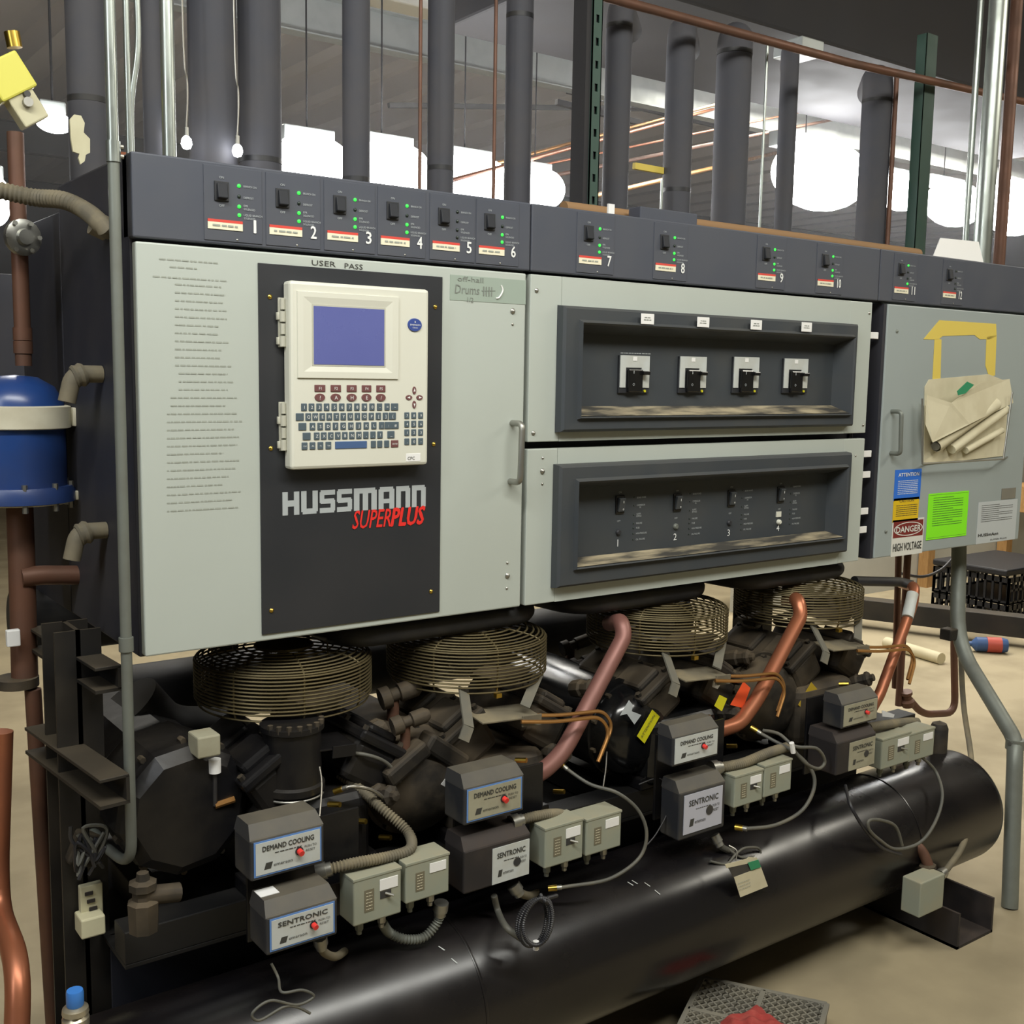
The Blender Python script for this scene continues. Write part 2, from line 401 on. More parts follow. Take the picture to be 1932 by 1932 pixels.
# brand lettering
def span(pa, pb_, y=0): return Y(*pa, y), Y(*pb_, y)
a, b = span((533, 973), (803, 958), -0.0035)
t = flatmb(); LOGO = {'H': [(0, 0, .32, 1), (.68, 0, 1, 1), (.32, .37, .68, .63)], 'U': [(0, .1, .32, 1), (.68, .1, 1, 1), (.08, 0, .92, .24)],
        'S': [(.06, .78, 1, 1), (0, .45, .30, .92), (.06, .40, .94, .62), (.70, .08, 1, .55), (0, 0, .94, .22)],
        'm': [(0, 0, .24, 1), (.38, 0, .62, .9), (.76, 0, 1, .9), (.1, .76, .93, 1)], 'A': [(0, 0, .32, .9), (.68, 0, 1, .9), (.08, .78, .92, 1), (.32, .26, .68, .46)],
        'n': [(0, 0, .34, 1), (.66, 0, 1, .9), (.2, .76, .92, 1)]}
wd = {'H': 1.05, 'U': 1.05, 'S': 1.0, 'm': 1.55, 'A': 1.1, 'n': 1.0}; tot = sum(wd[c]+.12 for c in 'HUSSmAnn')-.12; un = (b.x-a.x)/tot; cur = a.x
for j, c in enumerate('HUSSmAnn'):
    for k, (u0, v0, u1, v1) in enumerate(LOGO[c]):
        W_ = wd[c]*un; yq = -.0036-.00002*k; t.add([(cur+W_*u0, yq, a.z+.043*v0), (cur+W_*u1, yq, a.z+.043*v0), (cur+W_*u1, yq, a.z+.043*v1), (cur+W_*u0, yq, a.z+.043*v1)], [[0, 1, 2, 3]])
    cur += (wd[c]+.12)*un
t.build('brand_lettering', 'grey_print', door)
a, b = span((664, 998), (801, 991), -0.0035)
t = flatmb(); m_ = a.x+(b.x-a.x)*0.52
t.text('SUPER', (a.x, -0.0035, a.z), 0.036, m_-a.x, slant=0.18, fat=0.0004)
t.text('PLUS', (m_+0.001, -0.0035, a.z), 0.036, b.x-m_-0.006, slant=0.18, fat=0.0014)
t.build('series_lettering', 'red_print', door)
# typed list: rows of tiny worn marks
rn = random.Random(3); t = flatmb()
rows = [(300, 485, 95), (320, 500, 45), (288, 518, 120)]
yy = 533
while yy < 745: rows.append((330 if yy < 700 else 337, yy, rn.uniform(70, 95))); yy += 15.3
while yy < 975: rows.append((322, yy, rn.uniform(85, 125))); yy += 15.3
for k, (px, py, L) in enumerate(rows):
    q = Y(px, py, -0.0003); t.marks((q.x, -0.0003, q.z-0.004), L/1080*1.15, 0.0024, rn)
    if py > 765: q = Y(315, py, -0.0003); t.marks((q.x, -0.0003, q.z-0.004), 0.005, 0.002, rn)
t.build('typed_list', 'faint_print', door)
t = flatmb(); q = Y(588, 500, -0.0004); q2 = Y(633, 505); t.text('USER', (q.x, -0.0004, q.z), 0.0095, q2.x-q.x)
q = Y(650, 506, -0.0004); q2 = Y(684, 509); t.text('PASS', (q.x, -0.0004, q.z), 0.0095, q2.x-q.x)
t.build('handwriting', 'dark_print', door)

# piece of clear tape with a pencil tally, stuck to the door's top right corner
a, b = span((849, 514), (1001, 576)); b = Y(998, 577)
tp = thing('tape_note', (a.x, 0, b.z), 'clear tape with handwritten drum tally at the door corner', 'tape note')
MB().box(a.x, XA-0.007, -0.0008, 0, b.z+0.002, a.z-0.004).build('tape', 'tape_clear', tp)
t = flatmb(); q = Y(858, 553, -0.001)
t.text('Drums', (q.x, -0.001, q.z), 0.018, 0.058, slant=0.1); t.text('IIII', (q.x+0.068, -0.001, q.z-0.002), 0.02, 0.022)
t.text('off-hall', (q.x+0.006, -0.001, q.z+0.024), 0.010, 0.062)
t.text('1/2', (q.x+0.03, -0.001, q.z-0.016), 0.010)
t.tube([(q.x+0.064, -0.0012, q.z+0.008), (q.x+0.098, -0.0012, q.z+0.010)], 0.0006, 5)
t.build('handwriting', 'pencil', tp)
t = flatmb(); t.tube(smooth([(q.x+0.112, -0.0016, q.z+0.022), (q.x+0.116, -0.002, q.z+0.012), (q.x+0.108, -0.002, q.z-0.002), (q.x+0.100, -0.0016, q.z-0.005)], 4), 0.0016, 6)
t.build('peeled_edge', 'label_white', tp)

# controller terminal hinged on the operator plate
e0 = Y(541, 528, -0.03); e1 = Y(808, 547, -0.03); e2 = Y(807, 878, -0.03); e3 = Y(547, 885, -0.03)
x0, x1 = e0.x+0.004, e1.x; z0, z1 = (e2.z+e3.z)/2, (e0.z+e1.z)/2
YF = -0.036
ct = thing('controller_terminal', (x0, -0.003, z0), 'ivory controller terminal with blue screen and slate keyboard on the black plate', 'controller')
MB().box(x0, x1, -0.034, -0.003, z0, z1, 0.006).build('housing', 'ivory', ct)
def up(px, py, y=YF): q = Y(px, py, y); return q
# raised screen surround with sloping inside
a = up(560, 548); b = up(752, 716)
o = MB(); w = 0.012
sa = up(592, 577); sb = up(725, 690)
ob = (a.x, b.x, b.z, a.z)
o.loops([(ob[0], ob[1], ob[2], ob[3], -0.033), (ob[0]+.001, ob[1]-.001, ob[2]+.001, ob[3]-.001, -0.037),
         (ob[0]+w, ob[1]-w*1.1, ob[2]+w, ob[3]-w*0.8, -0.037), (sa.x-0.003, sb.x+0.003, sb.z-0.003, sa.z+0.003, -0.0345)])
o.build('screen_surround', 'ivory', ct)
MB().box(sa.x-0.003, sb.x+0.003, -0.0352, -0.0346, sb.z-0.003, sa.z+0.003).build('screen_gasket', 'ivory_dark', ct)
MB().box(sa.x, sb.x, -0.0358, -0.0345, sb.z, sa.z).build('screen', 'screen_blue', ct)
def hinge(zc0, zc1):
    h = MB(); n = 4
    xx = x0-0.006
    h.box(xx-0.004, xx+0.010, -0.008, -0.003, zc0, zc1, 0.001)
    for i in range(n):
        zz = zc0+(zc1-zc0)*i/n; L = (zc1-zc0)/n
        h.cyl((xx+0.002, -0.012, zz+0.001), (xx+0.002, -0.012, zz+L-0.002), 0.0048 if i % 2 else 0.0058, 12)
        if i % 2 == 0: h.box(xx-0.008, xx+0.002, -0.011, -0.004, zz+L*0.2, zz+L*0.8, 0.001)
    h.build('hinge', 'ivory_dark', ct)
hinge(Y(528, 655).z, Y(528, 562).z); hinge(Y(528, 850).z, Y(528, 758).z)
# blue oval badge
q = up(783, 613); bd = MB()
for sc_, yy_ in ((1.0, 0.0), ):
    vs = [(q.x+0.0155*math.cos(t_), -0.0340, q.z+0.0125*math.sin(t_)) for t_ in [2*math.pi*k/28 for k in range(28)]]
    vs2 = [(q.x+0.0150*math.cos(t_), -0.0362, q.z+0.0120*math.sin(t_)) for t_ in [2*math.pi*k/28 for k in range(28)]]
    bd.add(vs+vs2, [list(range(28, 56))]+[[i, (i+1) % 28, 28+(i+1) % 28, 28+i] for i in range(28)])
bdo = bd.build('badge', 'badge_blue', ct)
t = flatmb(); t.text('EMERSON', (q.x, -0.0364, q.z-0.0015), 0.0032, 0.022, anchor='c'); t.text('Climate', (q.x, -0.0364, q.z-0.0065), 0.0026, anchor='c')
t.text('&', (q.x, -0.0364, q.z+0.004), 0.004, anchor='c')
t.build('badge_print', 'white_print', bdo)
# keys: rows measured on the photo, laid out in the plane of the membrane
def key(cx, cz, w_, h_, m='key_slate', name='keyboard_key', txt=None, th=None, tm='white_print', oval=False):
    if oval:
        k = MB(); N = 20
        f0 = [(cx+w_/2*math.cos(a_), -0.0338, cz+h_/2*math.sin(a_)) for a_ in [2*math.pi*i/N for i in range(N)]]
        f1 = [(cx+w_/2.15*math.cos(a_), -0.0357, cz+h_/2.15*math.sin(a_)) for a_ in [2*math.pi*i/N for i in range(N)]]
        k.add(f0+f1, [list(range(N, 2*N))]+[[i, (i+1) % N, N+(i+1) % N, N+i] for i in range(N)])
    else:
        k = MB().box(cx-w_/2, cx+w_/2, -0.0356, -0.0335, cz-h_/2, cz+h_/2, 0.0012)
    ko = k.build(name, m, ct)
    if txt:
        t = flatmb(); hh = th or h_*0.45
        t.text(txt, (cx, -0.0358, cz-hh/2), hh, anchor='c'); t.build('key_legend', tm, ko)
    return ko
zf = lambda px, py: up(px, py, -0.0355).z
xf = lambda px, py: up(px, py, -0.0355).x
rows_k = [
    ([(574+i*(745-574)/12.0) for i in range(13)], 768, '1234567890-=~', 1),
    ([566]+[582+i*(746-582)/12.4 for i in range(13)], 786, ' QWERTYUIOP[]{', 0),
    ([571]+[590+i*(716-590)/8.7 for i in range(10)]+[733, 746], 804, ' ASDFGHJKL;:#', 0),
    ([579]+[598+i*(720-598)/9.2 for i in range(10)]+[738], 822, ' ZXCVBNM,.?_', 0),
]
for pxs, py, tx, kind in rows_k:
    for i, px in enumerate(pxs):
        xx = xf(px, py); zz = zf(640, py)
        wide = (i == 0 and kind == 0) or px > 731
        key(xx, zz, 0.0155 if wide else 0.0112, 0.0135, 'key_slate', txt=(tx[i] if i < len(tx) and tx[i] != ' ' else None), th=0.0058)
zz = zf(640, 840)
for i, px in enumerate((575, 590, 605, 620)): key(xf(px, 840), zz, 0.0115, 0.0135, txt=('Ctrl', 'Alt', 'Fn', 'Tab')[i], th=0.0028)
key(xf(663, 840), zz, 0.066, 0.0135, 'key_blue', 'space_bar')
for i, px in enumerate((705, 717, 730)): key(xf(px, 840), zz, 0.0108, 0.0135)
key(xf(745, 840), zz, 0.0160, 0.0135, 'key_maroon', 'enter_key', 'ENTER', 0.0028)
for r_, py in enumerate((784, 800, 816, 833)):
    for c_, px in enumerate((768, 781, 794)):
        key(xf(px, py+1), zf(781, py), 0.0108, 0.0125, 'key_slate', 'keypad_key', ('789', '456', '123', '.0-')[r_][c_], 0.0052)
for i, px in enumerate((604, 634, 664, 692, 719)):
    key(xf(px, 733), zf(660, 733), 0.0215-0.0005*i, 0.0125, 'key_maroon', 'function_key', 'F%d' % (i+1), 0.0052)
    key(xf(px, 750), zf(660, 750), 0.0215, 0.0145, 'key_maroon', 'menu_key', '?AHE/'[i], 0.007, oval=True)
cx, cz = xf(782, 751), zf(782, 750)
for dx, dz, w_, h_ in ((0, 0.0135, 0.0085, 0.0150), (0, -0.0135, 0.0085, 0.0150), (-0.0118, 0, 0.0145, 0.0095), (0.0118, 0, 0.0145, 0.0095)):
    k = key(cx+dx, cz+dz, w_, h_, 'key_maroon', 'arrow_key', oval=True)
    d = V((dx, 0, dz)).normalized(); s_ = V((d.z, 0, -d.x)); c0 = V((cx+dx, -0.0359, cz+dz))
    m1 = flatmb(); m1.add([c0+d*0.0045, c0-d*0.002+s_*0.0022, c0-d*0.002-s_*0.0022], [[0, 1, 2]]); m1.build('arrow_mark', 'white_print', k)
a = up(767, 857); b = up(794, 870)
lb = MB().box(a.x, b.x, -0.0345, -0.0338, b.z, a.z+0.001, 0.0003).build('name_label', 'label_white', ct)
t = flatmb(); t.text('CPC', (a.x+0.003, -0.0348, b.z+0.0035), 0.006, 0.016); t.build('label_print', 'dark_print', lb)

# middle cabinet: two doors with moulded black switch bezels
cb = thing('control_cabinet', (XA, 0, ZB), 'middle control cabinet with two grey doors around recessed black switch bezels', 'control cabinet', 'control cabinets of the rack')
MB().box(XA+0.006, XB-0.004, 0.06, 0.45, ZB-0.005, ZH, 0.004).build('cabinet_body', 'cabinet_black', cb)
MB().box(XA+0.006, XB+0.02, 0.0, 0.07, ZT+0.006, ZH, 0.003).build('header_panel', 'header_black', cb)
zs1 = Y(1640, 823).z; zs0 = Y(1000, 852).z
zmid = (Y(1000, 838).z+Y(1640, 822).z)/2+0.0; za = zmid+0.006; zb = zmid-0.009
XL = XA+0.006; XR_ = XB-0.002
def bezel_door(z0, z1, tl, tr, bl, br, itl, ibr, rec, name, scr, sill):
    # door leaf around the opening
    ox0 = (Y(*tl, -.02).x+Y(*bl, -.02).x)/2; ox1 = (Y(*tr, -.02).x+Y(*br, -.02).x)/2
    oz1 = (Y(*tl, -.02).z+Y(*tr, -.02).z)/2; oz0 = (Y(*bl, -.02).z+Y(*br, -.02).z)/2
    ix0 = Y(*itl, -.026).x; ix1 = Y(*ibr, -.026).x; iz1 = Y(*itl, -.026).z; iz0 = Y(*ibr, -.026).z
    d = MB(); g = 0.012
    d.box(XL, ox0+g, 0, 0.022, z0, z1, 0.002); d.box(ox1-g, XR_, 0, 0.022, z0, z1, 0.002)
    d.box(ox0+g, ox1-g, 0.0003, 0.022, z0, oz0+g); d.box(ox0+g, ox1-g, 0.0003, 0.022, oz1-g, z1)
    dd = d.build(name, 'door_paint', cb)
    bz = MB()
    bz.loops([(ox0, ox1, oz0, oz1, -0.0005), (ox0+0.002, ox1-0.002, oz0+0.002, oz1-0.002, -0.018), (ox0+0.007, ox1-0.007, oz0+0.007, oz1-0.007, -0.024),
              (ix0-0.006, ix1+0.006, iz0-0.006, iz1+0.010, -0.024), (ix0-0.002, ix1+0.002, iz0-0.002, iz1+0.004, -0.034), (ix0, ix1, iz0, iz1, -0.030),
              (ix0+0.004, ix1-0.016, iz0+sill, iz1-0.016, rec)])
    bz.build('bezel', 'bezel_black', dd)
    # dust lying on the sloping sill of the recess
    s = MB(); y0_ = -0.029; e = 0.0012
    s.add([(ix0+.002, y0_, iz0+e+.001), (ix1-.002, y0_, iz0+e+.001), (ix1-0.0165, rec-.002, iz0+sill+e), (ix0+0.005, rec-.002, iz0+sill+e)], [[0, 1, 2, 3]])
    s.build('dusty_sill', 'shelf_dust', dd)
    for px, py, r in scr:
        q = Y(px, py, 0); screw(q.x, 0, q.z, r, 'steel', dd)
    return (ix0, ix1, iz0, iz1, ox0, ox1, oz0, oz1)
REC = 0.022
ub = bezel_door(za, ZT, (1063, 577), (1621, 609), (1057, 815), (1609, 806), (1098, 612), (1602, 781), REC, 'upper_door',
                ((1012, 548, .005), (1006, 817, .005), (1640, 591, .004), (1628, 802, .004)), .020)
lb_ = bezel_door(ZB, zb, (1054, 877), (1609, 853), (1050, 1108), (1598, 1045), (1090, 912), (1590, 1014), REC, 'lower_door',
                 ((1024, 864, .003), (1023, 889, .006), (1023, 913, .003), (1614, 860, .003)), .012)
# warning stickers on the upper bezel brow
for i, (px, py) in enumerate(((1216, 603), (1321, 609), (1421, 614), (1516, 618))):
    q = Y(px, py, -0.0245)
    s = thing('sticker', (q.x, -0.024, q.z), ('small white sticker on upper bezel, ' + ('leftmost of four', 'second of four from the left', 'third of four from the left', 'rightmost of four')[i]), 'sticker', 'white stickers on the upper bezel')
    MB().box(q.x-0.0195, q.x+0.0195, -0.0352, -0.0335, q.z-0.0105, q.z+0.0125, 0.0008).build('paper', 'label_white', s)
    t = flatmb(); rr = random.Random(i)
    t.marks((q.x-0.010, -0.0354, q.z+0.003), 0.018, 0.0018, rr); t.marks((q.x-0.012, -0.0354, q.z-0.002), 0.022, 0.0018, rr); t.build('print', 'pencil', s)
# four moulded-case breakers
BR = [((1168, 670), (1223, 742)), ((1281, 672), (1330, 742)), ((1383, 673), (1429, 742)), ((1478, 676), (1521, 742))]
for i, (tl, br) in enumerate(BR):
    a = Y(*tl, REC-0.004); b = Y(*br, REC-0.004); w = b.x-a.x; h = a.z-b.z
    bk = thing('circuit_breaker', (a.x, REC, b.z), 'circuit breaker with ivory face and black toggle, ' + ('leftmost in the upper recess', 'second from left in the upper recess', 'third from left in the upper recess', 'rightmost in the upper recess')[i], 'circuit breaker', 'breakers in the upper recess')
    MB().box(a.x, b.x, REC-0.006, REC, b.z, a.z, 0.001).build('case', 'plate_black', bk)
    fp = MB(); f = lambda u_, v_: (a.x+w*u_, b.z+h*v_)
    fp.prism([f(0.02, 0.15), f(0.2, 0.15), f(0.2, 0.68), f(0.72, 0.68), f(0.72, 0.15), f(0.98, 0.15), f(0.98, 1), f(0.02, 1)], REC-0.008, REC-0.0055)
    fp.build('face_plate', 'label_grey', bk)
    MB().box(*[f(0.42, 0)[0], f(0.55, 0)[0]], REC-0.0088, REC-0.0075, f(0, 0.86)[1], f(0, 0.97)[1]).build('white_tab', 'label_white', bk)
    tg = MB(); x_a, z_a = f(0.24, 0.02); x_b, z_b = f(0.70, 0.64)
    tg.box(x_a, x_b, REC-0.016, REC-0.006, z_a, z_b, 0.003); tgo = tg.build('toggle_block', 'gloss_black', bk)
    x_c, z_c = f(0.64, 0.55); MB().box(x_c, f(0.86, 0)[0], REC-0.024, REC-0.010, z_c-0.005, z_c+0.004, 0.0015).build('toggle_lever', 'gloss_black', tgo)
    t = flatmb(); t.text('I', (f(0.38, 0)[0], REC-0.0163, f(0, 0.52)[1]), 0.007, 0.002, anchor='c'); t.text('O', (f(0.38, 0)[0], REC-0.0163, f(0, 0.2)[1]), 0.006, anchor='c'); t.build('marking', 'grey_print', tgo)
    q = f(0.84, 0.06); MB().cyl((q[0], REC-0.005, q[1]), (q[0], REC-0.009, q[1]), 0.003, 10).build('test_button', 'sticker_yellow', bk)
    if i == 0:
        t = flatmb(); t.marks((a.x+0.002, REC-0.0064, a.z+0.004), w, 0.0018, random.Random(2)); t.flat = True; t.build('printed_line', 'grey_print', bk)
# four compressor switch groups in the lower recess
SWS = [((1171, 952), (1165, 1031), (1193, 941)), ((1279, 948), (1273, 1019), (1299, 934)), ((1381, 940), (1374, 1011), (1398, 928)), ((1474, 933), (1467, 1002), (1490, 920))]
for i, (sw, nb, tx) in enumerate(SWS):
    q = Y(*sw, REC-0.004)
    g = thing('compressor_switch', (q.x, REC, q.z), ('leftmost rocker switch group in the lower recess, marked one', 'rocker switch group above the large grey reset button, marked two',
               'rocker switch group with black reset button right of the grey one, marked three', 'rightmost rocker switch group with cream button and label, marked four')[i], 'switch', 'compressor switches in the lower recess')
    MB().box(q.x-0.013, q.x+0.013, REC-0.004, REC, q.z-0.021, q.z+0.021, 0.0015).build('switch_frame', 'gloss_black', g)
    rk = MB(); rk.obox((q.x, REC-0.006, q.z), (0.018, 0.009, 0.032), Matrix.Rotation(0.18, 3, 'X'), 0.0015)
    rko = rk.build('rocker', 'bezel_black', g)
    t = flatmb(); t.text('I', (q.x+0.001, REC-0.0135, q.z+0.004), 0.006, 0.0015, anchor='c'); t.text('o', (q.x+0.001, REC-0.0125, q.z-0.012), 0.006, anchor='c'); t.build('rocker_mark', 'white_print', rko)
    t = flatmb(); n0 = Y(*nb, REC-0.0006)
    t.text(str(i+1), (n0.x, REC-0.0008, n0.z), 0.017, anchor='c'); t.build('numeral', 'white_print', g)
    t = flatmb(); q2 = Y(*tx, REC-0.0006); zz = q2.z
    for ln, dz in (('BOARD POWER', 0), ('COMPRESSOR', -0.018), ('ON', -0.023), ('ALARM', -0.038), ('BYPASS', -0.0435), ('FAILURE', -0.060), ('FUSE', -0.071), ('HIGH PRESSURE', -0.084), ('OIL FAILURE', -0.098)):
        t.text(ln, (q2.x+0.014+(0.008 if ln in ('ON',) else 0), REC-0.0008, zz+dz), 0.0042, 0.0026*len(ln))
    t.text('ON', (q.x, REC-0.0008, q.z+0.026), 0.0042, anchor='c'); t.text('OFF', (q.x-0.002, REC-0.0008, q.z-0.040), 0.0042, anchor='c')
    t.build('lettering', 'grey_print', g)
    for dz in (0.001, -0.018, -0.040, -0.060, -0.071, -0.084, -0.098):
        MB().lathe([(0.0019, 0), (0.0019, 0.001), (0, 0.002)], (q2.x+0.006, REC, q2.z+dz+0.002), (0, -1, 0), 8).build('indicator_light', 'led_off', g)
    kz = n0.z+0.033
    if i in (1, 2, 0): MB().lathe([(0.0075, 0), (0.0075, 0.003), (0.005, 0.006), (0, 0.006)], (n0.x+0.001, REC, kz), (0, -1, 0), 16).build('reset_button', 'conduit_dull' if i == 1 else 'plate_black', g)
    else:
        MB().lathe([(0.0065, 0), (0.0065, 0.006), (0.004, 0.009), (0, 0.009)], (n0.x+0.001, REC, kz-0.009), (0, -1, 0), 16).build('reset_button', 'ivory', g)
        MB().box(n0.x-0.009, n0.x+0.009, REC-0.003, REC, kz+0.004, kz+0.018).build('label_strip', 'ivory', g)

# right cabinet with paper pocket and warning signs
cc = thing('control_cabinet', (XC, 0, ZB), 'right control cabinet, grey door with pocket of papers and warning signs', 'control cabinet', 'control cabinets of the rack')
MB().box(XC+0.0, XD-0.01, 0.022, 0.45, ZB-0.005, ZH, 0.004).build('cabinet_body', 'door_paint_grey', cc)
MB().box(XB+0.024, XD+0.3, 0.0, 0.05, ZT+0.006, ZH, 0.003).build('header_panel', 'header_black', cc)
dr = MB().box(XC, XD-0.02, 0.0, 0.022, ZB, ZT, 0.003).build('door', 'door_paint_grey', cc)
a = Y(1682, 776); b = Y(1680, 855)
MB().tube(fillet([(a.x, 0, a.z), (a.x, -0.032, a.z), (b.x, -0.032, b.z), (b.x, 0, b.z)], 0.012), 0.006, 10).build('handle', 'conduit_dull', dr)
for px, py in ((1692, 625), (1671, 1003)):
    q = Y(px, py, 0); screw(q.x, 0, q.z, 0.005, 'conduit_dull', dr)
# channel with pale hinge tabs between middle and right cabinet
ch = thing('wiring_channel', (XB, 0.05, ZB), 'dark wiring channel between the middle and right cabinets', 'wiring channel')
MB().box(XB+0.0, XC-0.001, 0.10, 0.12, ZB, ZT).build('back_plate', 'cabinet_black', ch)
MB().box(XC-0.014, XC-0.001, 0.004, 0.10, ZB, ZT).build('side_plate', 'cabinet_black', ch)
for px, py in ((1650, 633), (1637, 856), (1635, 895), (1631, 964), (1628, 999)):
    q = Y(px, py, 0.012); MB().box(XB-0.001, q.x+0.012, 0.008, 0.013, q.z-0.009, q.z+0.009, 0.001).build('hinge_tab', 'label_white', ch)
r2 = random.Random(5)
for k in range(4):
    xx = XB+0.014+0.012*k
    MB().tube(smooth([(xx+r2.uniform(-.006, .006), 0.06+0.01*k, z_) for z_ in [ZB+0.02+0.11*j for j in range(7)]], 4), 0.003, 6).build('wire', ('cable_black', 'cable_grey', 'cable_black', 'wire_silver')[k], ch)
for k in range(7):
    zz = ZB+0.10+0.085*k; MB().box(XB+0.020, XB+0.034, 0.085, 0.10, zz, zz+0.022, 0.002).build('terminal', 'conduit_dull', ch)

# door tape, pocket and papers
def quad_y(pts, y): return [Y(px, py, y) for px, py in pts]
tape = thing('masking_tape', Y(1740, 640, 0), 'torn yellow masking tape frame left on the right cabinet door', 'tape')
for poly in ([(1742, 640), (1772, 604), (1879, 611), (1880, 634), (1868, 640), (1848, 640), (1838, 632), (1778, 634), (1770, 641)],
             [(1763, 640), (1776, 640), (1774, 715), (1759, 718)], [(1861, 636), (1880, 632), (1877, 708), (1866, 712), (1859, 690)]):
    MB().slab(quad_y(poly, -0.0002), (0, -0.0008, 0)).build('strip', 'tape_yellow', tape)
pk = thing('document_pocket', Y(1745, 870, 0), 'wire-edged pocket holding rolled papers on the right cabinet door', 'document pocket')
MB().slab(quad_y([(1744, 730), (1752, 716), (1864, 706), (1904, 722), (1893, 860), (1742, 877)], -0.0005), (0, -0.002, 0)).build('backing_sheet', 'paper', pk)
pp = quad_y([(1742, 745), (1740, 875), (1878, 868), (1890, 790)], -0.05)
w_ = MB()
for a_, b_ in (((1740, 752), (1740, 875)), ((1740, 875), (1893, 866)), ((1893, 866), (1910, 740))): w_.tube([Y(*a_, -0.035), Y(*b_, -0.035)], 0.0028, 8)
w_.tube([Y(1740, 875, -0.035), Y(1747, 874, 0)], 0.0028, 8); w_.tube([Y(1893, 866, -0.035), Y(1900, 862, 0)], 0.0028, 8)
w_.build('wire_edge', 'steel', pk)
ro = thing('paper_roll', Y(1762, 842, -0.02), 'thick rolled cream drawings in the door pocket, open end at lower left', 'rolled paper')
A_ = Y(1765, 842, -0.022); B_ = Y(1878, 762, -0.020)
MB().tube([A_, A_.lerp(B_, 0.5), B_], [0.017, 0.017, 0.019], 20, cap=False).build('outer_sheet', 'paper', ro)
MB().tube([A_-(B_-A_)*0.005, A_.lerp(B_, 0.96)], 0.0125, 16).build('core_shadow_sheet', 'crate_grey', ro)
for i, (p_, q_, r_) in enumerate((((1795, 848), (1898, 772), 0.014), ((1822, 850), (1890, 812), 0.010))):
    A_ = Y(*p_, -0.018); B_ = Y(*q_, -0.018)
    o = MB().tube([A_, B_], r_, 14).build('paper_roll', 'paper'); tag(o, ('second paper roll right behind the thick one in the pocket', 'thinnest paper roll at the lower right of the door pocket')[i], 'rolled paper')
sheet = MB()
sh = [Y(1748, 745, -0.03), Y(1795, 760, -0.045), Y(1850, 722, -0.030), Y(1905, 715, -0.012), Y(1912, 760, -0.02), Y(1830, 800, -0.050), Y(1760, 835, -0.045), Y(1746, 800, -0.03)]
sheet.slab(sh, (0, 0.0012, 0)); tag(sheet.build('loose_drawing', 'paper'), 'large creased drawing sheet flopping out of the door pocket', 'paper')
o = MB().slab(quad_y([(1806, 738), (1825, 720), (1838, 726), (1822, 742), (1808, 746)], -0.047), (0, 0.001, 0)).build('green_tag', 'tape_green'); tag(o, 'small dark green tag stuck on the papers', 'tag')

def sign(name, tl, br, m, label, cat='sign', y=-0.0002, tilt=0.0):
    a = Y(*tl, y); b = Y(*br, y)
    g = thing(name, (a.x, 0, b.z), label, cat)
    MB().box(a.x, b.x, y-0.0012, y, b.z, a.z).build('plate', m, g)
    return g, a.x, b.x, b.z, a.z, y-0.0014
g, x0, x1, z0, z1, yy = sign('attention_sign', (1689, 887), (1735, 941), 'sign_blue', 'blue ATTENTION sign above the yellow caution on the right cabinet door')
t = flatmb(); w = x1-x0; t.text('ATTENTION', (x0+w*.12, yy, z1-0.019), 0.010, w*.78, fat=.0004)
for k in range(8): t.marks((x0+w*.12, yy, z1-0.033-0.0052*k), w*.76, 0.0017, random.Random(k))
t.build('print', 'white_print', g)
g, x0, x1, z0, z1, yy = sign('caution_sign', (1686, 941), (1731, 981), 'sign_yellow', 'yellow CAUTION sign between the blue sign and the DANGER sign')
t = flatmb(); t.text('CAUTION', ((x0+x1)/2, yy, z1-0.012), 0.008, w*.55, anchor='c')
for k in range(6): t.marks((x0+w*.1, yy, z1-0.022-0.0058*k), w*.8, 0.0017, random.Random(k+20))
t.build('print', 'dark_print', g)
g, x0, x1, z0, z1, yy = sign('danger_sign', (1684, 982), (1739, 1043), 'sign_white', 'white DANGER HIGH VOLTAGE sign at the bottom of the right cabinet door')
w = x1-x0; h = z1-z0; zc = z1-h*0.27
MB().box(x0+w*.03, x1-w*.03, yy-.0004, yy+.0002, zc-h*.22, zc+h*.22).build('red_field', 'sign_maroon', g)
N = 28; E_ = lambda a_, b_, y_: [((x0+x1)/2+w*a_*math.cos(2*math.pi*k/N), y_, zc+h*b_*math.sin(2*math.pi*k/N)) for k in range(N)]
r_ = MB(); r_.add(E_(.46, .19, yy-.0007)+E_(.43, .165, yy-.0007), [[i, (i+1) % N, N+(i+1) % N, N+i] for i in range(N)]); r_.flat = True; r_.build('oval_ring', 'sign_white', g)
t = flatmb(); t.text('DANGER', ((x0+x1)/2, yy-.0008, zc-0.009), 0.018, w*.78, anchor='c', fat=.0006); t.build('danger_print', 'sign_white', g)
t = flatmb(); t.text('HIGH VOLTAGE', ((x0+x1)/2, yy, z0+h*.14), h*.22, w*.9, anchor='c', fat=.0005); t.build('voltage_print', 'dark_print', g)
g, x0, x1, z0, z1, yy = sign('inspection_notice', (1752, 932), (1822, 1010), 'sign_lime', 'bright lime green notice on the right cabinet door')
t = flatmb(); w = x1-x0
for k in range(13): t.marks((x0+w*.12, yy, z1-0.014-0.0068*k), w*(.74 if k % 5 else .5), 0.0015, random.Random(k+40))
for zz in (z1-.005, z0+.005): t.add([(x0+.004, yy, zz), (x1-.004, yy, zz), (x1-.004, yy, zz+.0007), (x0+.004, yy, zz+.0007)], [[0, 1, 2, 3]])
t.build('print', 'strut_green', g)
g, x0, x1, z0, z1, yy = sign('rating_label', (1846, 948), (1914, 1017), 'sign_pale', 'pale grey data label at the lower right of the right cabinet door', 'label')
t = flatmb(); w = x1-x0
for k in range(9): t.marks((x0+w*.08, yy, z1-0.012-0.0062*k), w*(.8 if k % 3 else .45), 0.0015, random.Random(k+60))
